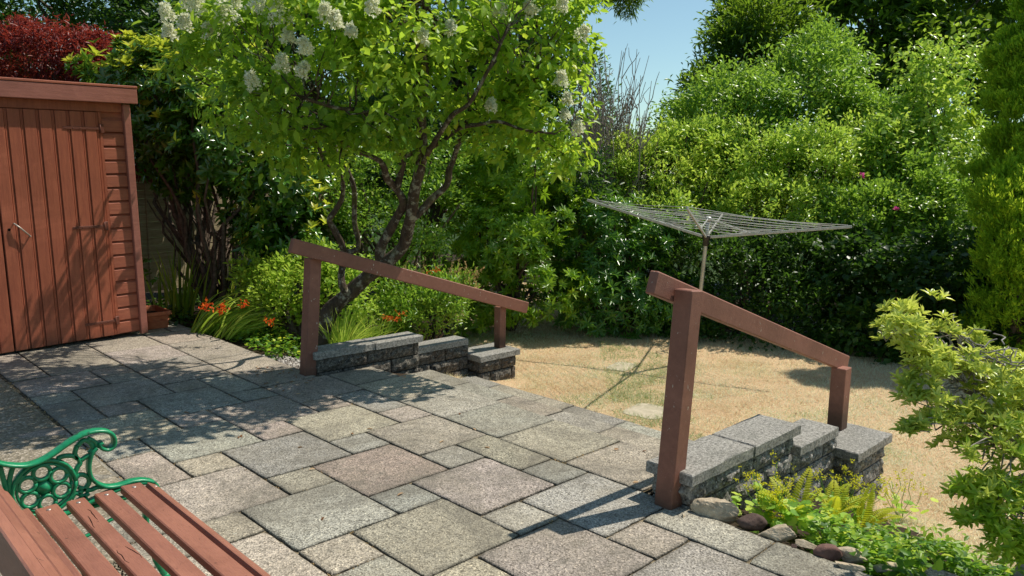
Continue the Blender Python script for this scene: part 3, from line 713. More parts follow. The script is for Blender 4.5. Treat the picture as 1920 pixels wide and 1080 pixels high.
# door
m = MB(); xs = np.linspace(1.44, 2.283, 8)
for a, b in zip(xs[:-1], xs[1:]):
    m.box(a+.0022, b-.026, SY-.018, SY+.01, .03, 2.08, .0035)
    m.box(b-.0235, b-.0125, SY-.0155, SY+.01, .03, 2.08, .004)
    m.box(b-.0115, b-.002, SY-.012, SY+.01, .03, 2.08, .002)
door = m.build('door', MAT['shed'], shed, (1.86, SY, 1.0))
m = MB(); xs = np.linspace(.62, 1.43, 9)
for a, b in zip(xs[:-1], xs[1:]): m.box(a+.002, b-.002, SY-.014, SY+.01, .03, 2.08, .004)
m.build('front_boards', MAT['shed'], shed)
for zz, x0, x1 in ((1.935, 1.98, 2.31), (1.055, 1.985, 2.275), (.165, 2.01, 2.30)):
    m = MB(); m.box(x0, x1-.012, SY-.0225, SY-.0185, zz-.012, zz+.012, .002); m.box(x1-.018, x1+.012, SY-.024, SY-.006, zz-.04, zz+.04, .003)
    m.lathe((x1-.02, SY-.022, zz), [(.006, -.04), (.006, .04)], 8)
    for q in range(4): m.lathe((x0+.02+q*.06, SY-.0225, zz), [(.005, 0), (.003, .002)], 8, (0, -1, 0))
    m.build('hinge', MAT['rust'], door, door.location+shed.location)
# hasp, swivel stick and ring-pull shadow caster
m = MB(); m.tube([(1.525, SY-.035, 1.125), (1.565, SY-.045, 1.085), (1.635, SY-.04, 1.01)], [.006, .007, .006], 8)
m.tube([(1.525, SY-.0, 1.125), (1.525, SY-.04, 1.125)], .005, 8); m.tube([(1.635, SY-.0, 1.01), (1.635, SY-.045, 1.01)], .006, 8)
m.build('handle', MAT['lmetal'], door, door.location+shed.location)
m = MB(); m.lathe((1.487, SY-.0195, 1.075), [(.012, 0), (.009, .002)], 14, (0, -1, 0)); m.build('keyhole', MAT['hole'], door, door.location+shed.location)
shed.rotation_euler = (0, rad(-1.3), rad(5))
shed.location.x -= .012; shed.location.y -= .07

# ------------------------------------------------------------------ planters by shed
def planter():
    root = thing('planter_trough', (2.76, 8.12, 0), 'rectangular terracotta trough at the corner of the shed', 'planter')
    m = MB(); cx, cy = 2.78, 8.10; hx, hy, h = .13, .24, .17
    def loop(s, z, r=.02):
        return [(cx+sx*(hx*s-(r if q else 0)), cy+sy*(hy*s-(0 if q else r)), z) for sx, sy, q in ((-1,-1,0),(-1,-1,1),(1,-1,1),(1,-1,0),(1,1,0),(1,1,1),(-1,1,1),(-1,1,0))]
    prof = [(.80, .0), (.80, .005), (.90, .13), (.92, .132), (.97, .135), (1.0, .14), (1.0, .168), (.99, .172), (.90, .172), (.88, .165), (.80, .06)]
    V = []; F = []
    for s, z in prof: V += loop(s, z+.003)
    for q in range(len(prof)-1):
        for t in range(8): F.append((q*8+t, q*8+(t+1) % 8, (q+1)*8+(t+1) % 8, (q+1)*8+t))
    F.append(tuple(range(8))[::-1]); m.add(V, F); m.build('body', MAT['terra'], root)
    m = MB(); m.add(loop(.87, .12), [tuple(range(8))]); m.build('compost', MAT['soil'], root)
    m = MB()
    for q in range(3):   # moulded swags on the front
        x = cx-.07+q*.07; m.tube([(x-.03, cy-hy*.885, .095), (x-.01, cy-hy*.90, .08), (x+.015, cy-hy*.90, .082), (x+.032, cy-hy*.885, .095)], .005, 6)
    for q in range(4):
        y = cy-.17+q*.1; m.tube([(cx+hx*.885, y-.04, .095), (cx+hx*.90, y-.01, .078), (cx+hx*.89, y+.03, .095)], .005, 6)
    m.build('swag_relief', MAT['terra'], root)
    return root
planter()
pot = thing('plant_pot', (2.72, 8.62, 0), 'black plastic pot holding a small leafy shrub behind the terracotta trough', 'plant pot')
m = MB(); m.lathe((2.74, 8.65, 0), [(.10, .0), (.14, .24), (.15, .245), (.15, .265), (.135, .265), (.13, .22)], 20); m.build('pot', MAT['blackpot'], pot)
P = np.array([2.74, 8.65, .5])+NP.normal(size=(60, 3))*np.array([.1, .1, .12]); a = sprig_leaves(P, unit(60), 3, .07, .45)
leaf_mesh('foliage', *a[:5], MAT['magn'], pot, LEAF_MD, a[5])
stems(pot, 'stems', (2.74, 8.65, .2), [Vector(p) for p in P[:10]], .008, MAT['twig'])

# ------------------------------------------------------------------ fence
fence = thing('fence', (3.6, 10.0, 0), 'pale timber panel fence behind the dark shrubs', 'fence')
fa = Vector((1.2, 9.7, 0)); fb = Vector((7.4, 11.2, 0)); fd = (fb-fa).normalized()
fm = Matrix(((fd.x, -fd.y, 0, fa.x), (fd.y, fd.x, 0, fa.y), (0, 0, 1, -.1), (0, 0, 0, 1)))
for q in range(4):
    m = MB(); z = .12
    while z < 1.75: m.box(q*1.6+.055, q*1.6+1.545, .0, .012, z, z+.098, .003, fm @ Matrix.Rotation(0, 4, 'X')); z += .1
    for xx in (.09, .8, 1.47): m.box(q*1.6+xx, q*1.6+xx+.035, -.022, -.001, .1, 1.76, .003, fm)
    m.build('panel', MAT['fence'], fence)
for q in range(5):
    m = MB(); m.box(q*1.6-.05, q*1.6+.05, -.05, .05, 0, 1.85, .005, fm); m.build('post', MAT['fence'], fence)

# ------------------------------------------------------------------ rotary dryer
HUB = Vector((7.16, 4.36, .957)); PB = onz(1298, 690, -.5)
axis = (HUB-PB).normalized()
ro = thing('rotary_clothes_dryer', PB, 'leaning metal rotary clothes airer with its arms open over the lawn', 'clothes airer')
TOP = HUB+axis*.20
m = MB(); m.tube([PB, PB+axis*1.0, HUB+axis*.0, TOP], .021, 14); m.build('pole', MAT['pole'], ro)
m = MB(); m.lathe(HUB-axis*.09, [(.026, 0), (.032, .01), (.032, .07), (.045, .085), (.045, .11), (.03, .12)], 14, axis); m.build('collar', MAT['plastic'], ro)
m = MB(); m.lathe(TOP-axis*.02, [(.028, 0), (.034, .006), (.034, .03), (.022, .04)], 14, axis); m.build('top_hub', MAT['alu'], ro)
tips = []
for (px, py, ang) in ((1115, 375, 105), (1398, 402, 24), (1600, 425, -70), (1255, 390, 204)):
    a = rad(ang); dh = Vector((math.cos(a), math.sin(a), 0))
    # rise of the tip above the hub read off the photo at that bearing
    p = HUB+dh*1.40
    best = None
    for q in range(0, 900):
        z = HUB.z-.2+q*.001; t = Vector((p.x, p.y, z)); vv = t-CAM; yy = 540-FPX*vv.dot(CU)/vv.dot(CF)
        if best is None or abs(yy-py) < best[0]: best = (abs(yy-py), z)
    tips.append(Vector((p.x, p.y, best[1])))
for t in tips:
    m = MB(); d = (t-HUB).normalized(); m.beam(HUB+d*.04, t, .016, .028, b=.003); m.build('arm', MAT['alu'], ro)
    m = MB(); q = HUB.lerp(t, .33); m.beam(TOP, q, .010, .018, b=.002); m.build('strut', MAT['alu'], ro)
m = MB()
for k in range(9):
    f_ = .30+.70*k/8.3
    for i in range(4):
        a, b = HUB.lerp(tips[i], f_)+Vector((0, 0, .018)), HUB.lerp(tips[(i+1) % 4], f_)+Vector((0, 0, .018))
        sag = .012+.02*R_.random()
        m.tube([a, a.lerp(b, .33)-Vector((0, 0, sag)), a.lerp(b, .66)-Vector((0, 0, sag)), b], .0024, 5, False)
m.build('clothes_line', MAT['cord'], ro)

# ------------------------------------------------------------------ bench
bench = thing('garden_bench', (.75, 2.4, 0), 'garden bench with brown painted slats and green scrolled cast iron ends', 'bench')
YE = 2.975
def sl(x, z, wd, th, ang, y0=1.22, y1=2.935, nm='seat_slat', lab=None):
    m = MB(); mt = Matrix.Translation((x, 0, z)) @ Matrix.Rotation(rad(ang), 4, 'Y')
    n = 14; V = []; F = []
    # planed board with slightly uneven edges
    sec = [(-wd/2, -th/2), (-wd/2, th/2-.003), (-wd/2+.004, th/2), (wd/2-.004, th/2), (wd/2, th/2-.003), (wd/2, -th/2)]
    for i in range(n+1):
        y = y0+(y1-y0)*i/n
        for a, b in sec:
            e = fnz((y*3, x*9, a), 3, 5)*.0012; V.append(mt @ Vector((a+e*(1 if a > 0 else -1), y, b+e)))
    for i in range(n):
        for k in range(6): F.append((i*6+k, (i+1)*6+k, (i+1)*6+(k+1) % 6, i*6+(k+1) % 6))
    F.append(tuple(range(6))); F.append(tuple(n*6+k for k in range(6))[::-1])
    m.add(V, F); o = m.build(nm, MAT['slat'], bench)
    if lab:
        o['label'] = lab; ck = MB(); g = random.Random(5)
        for q_ in range(6):
            ck = MB(); yy = g.uniform(y1-1.2, y1-.05); xx = g.uniform(-wd*.38, wd*.38); pts_ = []
            for k_ in range(6):
                pts_.append(mt @ Vector((xx, 0, th/2+.0004)) + Vector((0, yy-k_*.022, 0))); xx += g.uniform(-.004, .005)
            ck.tube(pts_, [.0004, .0009, .0013, .0012, .0008, .0004], 4, False)
            ck.build('crack', MAT['hole'], o, o.location+bench.location)
    c0 = mt @ Vector((0, 0, th/2)); up = (mt.to_3x3() @ Vector((0, 0, 1)))
    for yy in (y1-.035, y0+.035):
        bm_ = MB(); bm_.lathe((c0.x, yy, c0.z), [(.008, 0), (.0075, .0015), (.004, .003)], 10, up)
        bm_.build('bolt', MAT['bolt'], o, o.location+bench.location)
sl(.972, .400, .040, .028, 32)
sl(.902, .418, .072, .026, 4)
sl(.808, .416, .062, .026, 1)
sl(.716, .414, .058, .026, 0, lab='cracked seat slat with flaking brown paint')
sl(.624, .416, .068, .026, -3)
sl(.545, .424, .055, .026, -8)
sl(.487, .50, .060, .026, -52, nm='back_slat')
sl(.425, .605, .075, .026, -58, nm='back_slat')
sl(.36, .71, .075, .026, -62, nm='back_slat')
sl(.31, .80, .060, .03, -66, nm='back_slat')
def arc(c, r, a0, a1, n=10, ry=None):
    return [(c[0]+r*math.cos(rad(a0+(a1-a0)*i/n)), c[1]+(ry or r)*math.sin(rad(a0+(a1-a0)*i/n))) for i in range(n+1)]
def sm(pts, k=5):
    """Catmull-Rom through 2-D points"""
    out = []; P = [pts[0]]+list(pts)+[pts[-1]]
    for i in range(1, len(P)-2):
        for t in range(k):
            t /= k; p0, p1, p2, p3 = P[i-1], P[i], P[i+1], P[i+2]
            out.append(tuple(.5*((2*p1[a])+(-p0[a]+p2[a])*t+(2*p0[a]-5*p1[a]+4*p2[a]-p3[a])*t*t+(-p0[a]+3*p1[a]-3*p2[a]+p3[a])*t**3) for a in (0, 1)))
    out.append(pts[-1]); return out
def bench_end(y):
    root = bench; A = (0, 1, 0)
    def P3(pts, dy=0): return [(a, y+dy, b) for a, b in pts]
    def px(l): return [(ony(a/3.6, 780+b/3.6, YE).x, ony(a/3.6, 780+b/3.6, YE).z) for a, b in l]
    m = MB()
    top = sm(px([(-120, 250), (-60, 290), (0, 318), (90, 332), (180, 330), (270, 302), (360, 250), (450, 185), (540, 130), (620, 102), (700, 98), (750, 118), (770, 160), (760, 200), (725, 222), (685, 215), (668, 190), (690, 175)]))
    m.ribbon(P3(top), .045, [.014]*len(top), A)
    low = sm(px([(650, 212), (622, 240), (604, 290), (598, 350), (612, 410), (655, 452), (720, 474), (800, 466), (880, 440), (950, 430), (1010, 436), (1045, 455), (1066, 490)]))
    m.ribbon(P3(low), .040, .014, A)
    seat = sm(px([(-40, 560), (40, 600), (120, 655), (200, 690), (290, 690), (420, 662), (560, 600), (700, 530), (800, 490), (900, 455), (1000, 448), (1060, 490)]))
    m.ribbon(P3(seat), .040, .016, A)
    c = px([(300, 482)])[0]; c2 = px([(512, 482)])[0]; r = abs(c2[0]-c[0])
    U2, V2 = (1, 0, 0), (0, 0, 1)
    m.ring((c[0], y, c[1]), r, .026, .012, A, U2, V2, 28)
    m.ring((c[0], y, c[1]), r*.86, .016, .009, A, U2, V2, 28)
    for i in range(6):
        an = rad(35+60*i); pc = (c[0]+r*.58*math.cos(an), c[1]+r*.58*math.sin(an)); m.ring((pc[0], y, pc[1]), r*.27, .018, .013, A, U2, V2, 16)
    m.lathe((c[0], y+.012, c[1]), [(r*.30, 0), (r*.32, .006), (r*.2, .018), (r*.16, .019), (r*.12, .026), (0.002, .028)], 14, (0, -1, 0))
    for pl in ([(520, 200), (505, 250), (520, 290)], [(520, 205), (560, 165), (600, 175), (625, 215), (600, 250)], [(385, 290), (430, 270), (500, 272), (540, 310), (520, 350), (500, 400)],
               [(545, 300), (580, 275), (610, 260)], [(500, 430), (540, 395), (590, 410), (600, 450), (570, 490), (530, 520)], [(90, 335), (70, 400), (60, 480), (80, 560), (130, 640)],
               [(0, 340), (20, 420), (50, 520), (100, 600)], [(150, 400), (120, 440), (100, 500)], [(590, 150), (640, 175), (655, 215)], [(530, 480), (600, 500), (660, 480), (740, 476)],
               [(460, 620), (540, 560), (600, 520)], [(370, 300), (440, 330), (500, 400), (515, 470)], [(590, 570), (560, 540), (510, 520), (480, 560)]):
        q = sm(px(pl)); m.ribbon(P3(q), .018, .015, A)
    # back support
    bk = sm([(.50, .38), (.475, .46), (.44, .56), (.38, .68), (.315, .80), (.29, .86)]); m.ribbon(P3(bk), .03, .02, A)
    ob = m.build('cast_iron_end', MAT['green'], root)
    for (a, b) in (((.97, .36), (1.02, 0)), ((.50, .36), (.40, 0))):
        m = MB(); q = sm([a, ((a[0]*.6+b[0]*.4)-.03, a[1]*.62), ((a[0]*.3+b[0]*.7)-.02, a[1]*.28), (b[0], .008)]); m.ribbon(P3(q), .032, [.02]*(len(q)-5)+[.024]*5, A)
        m.lathe((b[0], y, .0), [(.022, 0.002), (.024, .008), (.014, .02)], 10); m.build('leg', MAT['green'], root)
    m = MB(); q = sm([(.50, .36), (.62, .375), (.75, .37), (.88, .37), (.97, .36)]); m.ribbon(P3(q), .03, .014, A)
    q = sm([(.52, .24), (.62, .30), (.74, .26), (.86, .30), (.97, .22)]); m.ribbon(P3(q), .02, .010, A); m.build('seat_bearer', MAT['green'], root)
bench_end(YE); bench_end(YE-1.80)

# ------------------------------------------------------------------ main tree
def pxp(l, d): return [at(a, b, dd) for (a, b), dd in zip(l, d if hasattr(d, '__len__') else [d]*len(l))]
def dense(pts, k=4):
    out = []; P = [pts[0]]+pts+[pts[-1]]
    for i in range(1, len(P)-2):
        for t in range(k):
            t /= k; p0, p1, p2, p3 = P[i-1], P[i], P[i+1], P[i+2]
            out.append(.5*((2*p1)+(-p0+p2)*t+(2*p0-5*p1+4*p2-p3)*t*t+(-p0+3*p1-3*p2+p3)*t**3))
    out.append(pts[-1]); return out
tb = at(602, 650, 7.05)
tree = thing('hydrangea_tree', (tb.x, tb.y, gz(tb.x, tb.y)), 'small gnarled tree with broad green leaves and creamy flower panicles leaning over the bed', 'tree')
limbs = [
 ([(600, 668), (604, 640), (612, 600), (628, 572), (660, 545), (692, 516), (722, 492), (752, 462), (765, 428), (771, 395), (784, 338), (793, 284)], [7.05]*5+[7.0, 6.95, 6.9, 6.85, 6.8, 6.75, 6.7], .085, .045),
 ([(793, 284), (789, 230), (791, 178), (798, 120), (790, 60), (800, 0)], [6.7, 6.65, 6.6, 6.5, 6.4, 6.3], .045, .018),
 ([(713, 500), (713, 471), (726, 440), (740, 413), (756, 380), (742, 352), (727, 335), (713, 302), (669, 280), (642, 258), (600, 235)], [6.95, 6.9, 6.88, 6.85, 6.8, 6.75, 6.7, 6.6, 6.5, 6.4, 6.2], .05, .014),
 ([(744, 350), (750, 320), (753, 293), (735, 258), (700, 227), (673, 209), (633, 202), (560, 180)], [6.75, 6.75, 6.75, 6.65, 6.5, 6.4, 6.2, 6.0], .032, .010),
 ([(772, 405), (785, 398), (811, 375), (838, 350), (842, 320), (850, 300), (864, 258), (878, 215), (890, 185), (940, 172), (1000, 150)], [6.8, 6.8, 6.85, 6.9, 6.95, 7.0, 7.0, 7.0, 7.0, 6.95, 6.9], .038, .010),
 ([(650, 552), (640, 530), (642, 500), (648, 478), (672, 465), (664, 418), (664, 356), (651, 316), (632, 290), (624, 249), (600, 190)], [7.0, 7.0, 7.0, 7.0, 7.05, 7.1, 7.1, 7.1, 7.1, 7.1, 7.0], .036, .012),
 ([(648, 476), (640, 455), (622, 425), (615, 410), (630, 388), (640, 365), (640, 330), (611, 307), (589, 267), (560, 230), (500, 180)], [7.0, 6.95, 6.9, 6.85, 6.85, 6.8, 6.75, 6.7, 6.6, 6.5, 6.3], .032, .010),
 ([(793, 284), (830, 262), (860, 240), (900, 232), (940, 227), (984, 244), (1040, 250)], [6.7, 6.7, 6.7, 6.6, 6.5, 6.45, 6.4], .022, .008),
 ([(790, 300), (812, 270), (845, 215), (880, 190), (920, 120), (950, 50)], [6.7, 6.6, 6.4, 6.3, 6.2, 6.1], .026, .009),
 ([(753, 293), (775, 285), (800, 282)], [6.75, 6.72, 6.7], .024, .02),
]
m = MB(); ends = []
for li, (pl, dd, r0, r1) in enumerate(limbs):
    dd = [q_*(1-.11*min(1, max(0, (470-p_[1])/300))) for q_, p_ in zip(dd, pl)]
    pts = dense(pxp(pl, dd), 4); nn_ = len(pts)
    pts = [p+Vector((fnz(p, 3, li), fnz(p, 3, li+5), fnz(p, 3, li+9)))*.02 for p in pts]
    rs = [(r0+(r1-r0)*i/(nn_-1))*(1+.22*fnz(pts[i], 8, 2)) for i in range(nn_)]
    m.tube(pts, rs, 12)
    ends += [(pts[i], rs[i]) for i in range(nn_//3, nn_)]
trunk = m.build('trunk', MAT['bark'], tree)
cc = lambda px, py, d, rx, ry=None, rz=None: (*at(px, py, d), rx, ry or rx, rz or rx)
hb = [cc(440, 110, 6.2, .45, .45, .38), cc(590, 60, 5.6, .62, .62, .45), cc(780, 40, 5.8, .7, .7, .45), cc(960, 70, 6.1, .5, .5, .5), cc(1020, 215, 6.2, .34, .34, .30),
      cc(560, 190, 5.6, .44, .42, .34), cc(720, 120, 5.4, .5, .5, .38), cc(890, 140, 6.3, .46, .46, .42), cc(700, -50, 6.2, .7, .7, .35), cc(480, -10, 6.5, .42, .42, .35), cc(1010, -10, 6.3, .4, .4, .5),
      cc(390, 50, 6.3, .26, .26, .3), cc(500, 275, 5.8, .26, .26, .22), cc(610, 290, 6.0, .28, .28, .2), cc(800, 235, 6.0, .3, .3, .22), cc(940, 240, 6.2, .28, .28, .22), cc(1055, 290, 6.2, .2, .2, .18),
      cc(690, 230, 5.8, .28, .28, .2), cc(408, 172, 7.15, .22, .22, .30), cc(1060, 90, 6.2, .25, .25, .3)]  # small rear lobe nearest the shed, added behind the crown to shade the door
P, O = crown_points(hb, 3400, .36, 15, .05, 4)
p, d, u, l, ww, t = sprig_leaves(P, O, 5, .082, .52, .055, .02, .55, .6)
def keep(p_): return True
leaf_mesh('crown', p, d, u, l, ww, MAT['hyd'], tree, LEAF_MD, t)
m = MB(); NPb = NP.integers(0, len(P), 210)
for i in NPb:
    t_ = Vector(P[i]); e = min(ends, key=lambda q: (q[0]-t_).length+R_.random()*.4)
    if (e[0]-t_).length < 2.0: m.tube(wob(e[0], t_, 5, .10, i*.37), [max(.004, min(e[1]*.6, .012))*(1-.13*j) for j in range(6)], 6, False)
m.build('branches', MAT['bark'], tree)
def panicle(c, dirv, L, parent, r=.045):
    n_ = 230; t_ = NP.random(n_)**.75; dirv = np.array(dirv)/np.linalg.norm(dirv); a = unit(n_); a -= (a@dirv)[:, None]*dirv
    a /= np.linalg.norm(a, axis=1, keepdims=True); rr = r*(1-t_*.7)*(.35+.85*NP.random(n_))
    P_ = np.array(c)+dirv*(t_*L)[:, None]+a*rr[:, None]
    leaf_mesh('flower_panicle', P_, unit(n_)+a*.6, unit(n_), .020+.01*NP.random(n_), .018, MAT['petal'], parent, LEAF_LO)
for (a, b, dd, s) in [(318, 28, 5.5, 1.2), (345, 45, 5.4, 1), (372, 18, 5.3, 1.3), (396, 60, 5.3, .9), (432, 30, 5.2, 1.6), (440, 5, 5.3, 1), (528, 28, 4.95, 1.5), (540, 70, 5.0, .9), (575, 90, 4.9, .9),
                      (528, 122, 5.1, 1), (480, 155, 5.1, 1.1), (562, 132, 5.0, .8), (318, 62, 5.5, 1), (700, 15, 4.9, 1), (850, 55, 5.1, .8), (790, 72, 4.95, .8), (1000, 18, 5.6, 1), (1085, 62, 5.9, 1.1),
                      (1052, 150, 5.8, 1), (935, 20, 5.5, .9), (1060, 215, 5.8, .7), (1085, 240, 5.8, .9), (920, 198, 5.8, .8), (1062, 185, 5.8, .7), (630, 40, 4.9, .9), (610, 25, 4.9, .9), (480, 8, 5.1, 1.2), (360, 0, 5.3, 1.2), (660, 60, 4.9, .7), (1050, 10, 5.7, .9)]:
    q = at(a, b+12*s, dd); panicle(q, (R_.uniform(-.5, .5), R_.uniform(-.5, .3), 1), .11*s, tree, .052*s)

# ------------------------------------------------------------------ shrubs and trees behind
def base_of(px, py, d, z=-.42):
    q = at(px, py, d); return (q.x, q.y, z)
def tree_obj(name, label, blobs, base, ncl, k, L, ws, mat, trunk_r=.12, **kw):
    cat = kw.pop('cat', 'tree')
    root = thing(name, base, label, cat, kw.pop('group', None))
    style = kw.pop('style', 'sprig'); tm = kw.pop('tmpl', LEAF_LO)
    P, O = crown_points(blobs, ncl, kw.pop('lump', .3), kw.pop('nl', 30), kw.pop('inner', .12), kw.pop('seed', 1))
    a = sprig_leaves(P, O, k, L, ws, kw.pop('spread', .10), kw.pop('up', .2), .8, kw.pop('jit', .6)) if style == 'sprig' else rosette(P, O, k, L, ws, .4)
    leaf_mesh('crown', *a[:5], MAT[mat], root, tm, a[5])
    m = MB(); top = Vector(np.mean([b[:3] for b in blobs], 0)); b0 = Vector(base)
    mid = b0.lerp(Vector((top.x, top.y, top.z)), .55); m.tube(wob(b0, mid, 8, .03, 2), [trunk_r*(1-.05*i) for i in range(9)], 9)
    m.tube(wob(mid, top, 6, .04, 5), [trunk_r*.6*(1-.1*i) for i in range(7)], 8)
    for i in range(26):
        t_ = Vector(P[NP.integers(0, len(P))]); q = b0.lerp(top, R_.uniform(.35, .9)); m.tube(wob(q, t_, 6, .07, i), [trunk_r*.33*(1-.14*j) for j in range(7)], 6, False)
    m.build('trunk', MAT['twig'], root)
    return root

def ch(px, py, d, rx, ry=None, rz=None): k = 1.11; return cc(px, py, d*k, rx*k, (ry or rx)*k, (rz or rx)*k)
def bh(px, py, d, z=-.42): return base_of(px, py, d*1.11, z)
# rhododendron at the centre
shrub('rhododendron', 'rounded rhododendron with leaf rosettes coloured sunlit green beside the lawn', 'shrub',
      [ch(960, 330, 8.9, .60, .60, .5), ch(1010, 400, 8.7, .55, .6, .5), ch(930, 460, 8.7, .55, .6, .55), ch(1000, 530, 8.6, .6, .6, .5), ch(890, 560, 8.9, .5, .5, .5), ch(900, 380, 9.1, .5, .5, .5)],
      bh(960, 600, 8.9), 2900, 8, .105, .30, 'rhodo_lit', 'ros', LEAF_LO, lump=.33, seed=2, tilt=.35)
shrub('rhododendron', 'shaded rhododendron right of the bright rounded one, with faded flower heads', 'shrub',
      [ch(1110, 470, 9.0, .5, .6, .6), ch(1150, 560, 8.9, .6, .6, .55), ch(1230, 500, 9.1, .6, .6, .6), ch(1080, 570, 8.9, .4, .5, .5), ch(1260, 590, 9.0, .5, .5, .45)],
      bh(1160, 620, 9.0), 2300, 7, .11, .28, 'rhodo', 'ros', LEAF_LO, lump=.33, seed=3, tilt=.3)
# hedge shrubs
shrub('hedge_shrub', 'bright green leafy hedge shrub above the left half of the airer', 'hedge shrub',
      [ch(1150, 330, 10.2, .6, .7, .5), ch(1230, 350, 10.0, .7, .7, .6), ch(1310, 320, 10.3, .75, .7, .6), ch(1200, 420, 9.6, .6, .7, .5), ch(1300, 420, 9.6, .6, .7, .5)],
      bh(1240, 560, 9.9), 5600, 5, .072, .42, 'hedge_y', lump=.26, nl=40, seed=5)
shrub('hedge_shrub', 'yellow-green small leaved hedge shrub behind the right half of the airer', 'hedge shrub',
      [ch(1400, 330, 10.0, .8, .8, .6), ch(1500, 340, 9.8, .8, .8, .65), ch(1590, 320, 10.2, .7, .7, .6), ch(1430, 420, 9.4, .7, .7, .5), ch(1530, 410, 9.4, .6, .6, .45)],
      bh(1480, 560, 9.8), 5800, 5, .068, .5, 'hedge_y', lump=.26, nl=44, seed=6)
shrub('hedge_shrub', 'hedge shrub below the airer, leaves coloured dark for shade', 'hedge shrub',
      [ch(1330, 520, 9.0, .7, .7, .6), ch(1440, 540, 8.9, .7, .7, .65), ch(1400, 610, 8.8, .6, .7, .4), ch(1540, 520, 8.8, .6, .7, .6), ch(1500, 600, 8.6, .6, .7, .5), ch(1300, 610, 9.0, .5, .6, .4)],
      bh(1400, 650, 9.0), 4000, 5, .07, .5, 'dark', lump=.28, nl=40, seed=7)  # dark leaf colour stands in for shade at the hedge foot
cr, Pc, Oc = shrub('climbing_rose', 'glossy leaved rose thicket with magenta flowers right of the airer', 'shrub',
      [ch(1640, 350, 9.6, .6, .6, .6), ch(1700, 400, 9.2, .6, .6, .6), ch(1620, 430, 9.0, .5, .6, .45), ch(1760, 450, 9.0, .5, .6, .6)],
      bh(1680, 600, 9.1), 4600, 5, .064, .55, 'hedge', lump=.3, nl=36, seed=8)
for (a, b) in ((1681, 391), (1617, 328)):
    q = at(a, b, 9.2); leaf_mesh('flower', np.array([q]*9)+NP.normal(size=(9, 3))*.008, unit(9), unit(9), .04, .035, MAT['magenta'], cr, LEAF_LO)
shrub('ivy_hedge', 'dense dark ivy covered hedge at the right behind the far post', 'hedge shrub',
      [ch(1620, 540, 8.4, .55, .6, .6), ch(1720, 560, 8.1, .6, .6, .65), ch(1820, 560, 7.9, .6, .6, .7), ch(1680, 640, 8.0, .5, .6, .4), ch(1790, 660, 7.7, .5, .6, .45), ch(1890, 640, 7.5, .5, .6, .6), ch(1900, 520, 8.0, .5, .6, .6), ch(1600, 620, 8.3, .4, .5, .4)],
      bh(1720, 690, 8.2), 5200, 4, .085, .75, 'dark', lump=.3, nl=40, seed=9, up=-.1)
# cypress
def cypress(label, blobs, base, n_, seed):
    cx_, cy_ = np.mean([b[0] for b in blobs]), np.mean([b[1] for b in blobs]); base = (float(cx_), float(cy_), -.42); tz_ = float(max(b[2] for b in blobs))
    blobs = blobs + [(float(cx_), float(cy_), z_, .42, .42, .45) for z_ in (.05, .5)]
    root = thing('cypress', base, label, 'conifer')
    P, O = crown_points(blobs, n_, .22, 60, .05, seed)
    up = np.array([0, 0, 1.0]); d = O*.6+up*.9+NP.normal(size=P.shape)*.22
    k = 7; Pk = np.repeat(P, k, 0); dk = np.repeat(d, k, 0)/np.linalg.norm(np.repeat(d, k, 0), axis=1, keepdims=True)
    s = np.tile(np.arange(k)/k, len(P))
    Pk = Pk+dk*(s*.13)[:, None]+NP.normal(size=Pk.shape)*.012
    dd = dk+NP.normal(size=Pk.shape)*.35
    leaf_mesh('crown', Pk, dd, NP.normal(size=Pk.shape), .075*(1.1-.5*s), .018, MAT['gold'], root, LEAF_LO, .15+.7*s*NP.random(len(s))+.2*np.repeat(NP.random(len(P)), k))
    m = MB(); m.tube([base, (base[0], base[1], tz_)], [.10, .03], 8); m.build('trunk', MAT['twig'], root)
cypress('tall golden-green conifer column at the right edge', [cc(1955, 50, 8.6, .33, .33, .6), cc(1945, 140, 8.5, .45, .45, .6), cc(1940, 240, 8.5, .56, .56, .7), cc(1935, 340, 8.4, .52, .52, .6), cc(1950, -60, 8.6, .35, .35, .5)], base_of(1940, 640, 8.6), 13000, 3)
cypress('lower golden-green conifer in front of the tall one', [cc(1900, 400, 7.9, .35, .35, .45), cc(1920, 480, 7.8, .45, .45, .5), cc(1940, 570, 7.8, .42, .42, .5)], base_of(1925, 620, 7.8), 4500, 5)
# trees right, behind the hedge
tree_obj('laurel_tree', 'broad mid-green tree rising behind the hedge left of the dark tree',
      [cc(1310, 255, 12.0, .6, .7, .5), cc(1380, 230, 12.0, .9, .9, .7), cc(1490, 200, 12.2, .9, .9, .75), cc(1540, 130, 12.6, .6, .7, .55), cc(1275, 300, 11.5, .45, .5, .4), cc(1620, 260, 12.0, .8, .8, .6), cc(1420, 300, 11.5, .9, .8, .5)],
      base_of(1420, 500, 12), 6500, 5, .09, .42, 'hedge', .12, lump=.3, nl=34, seed=11)
tree_obj('ash_tree', 'feathery leaved tree whose top edges the blue sky',
      [cc(1380, 130, 14, .6, .7, .8), cc(1440, 90, 14, .7, .8, .8), cc(1330, 200, 13.5, .6, .6, .5), cc(1390, 50, 14.5, .45, .5, .5), cc(1335, 160, 13.8, .3, .3, .3)],
      base_of(1400, 480, 14), 2300, 6, .15, .24, 'tree', .1, lump=.34, nl=30, seed=12, spread=.12)
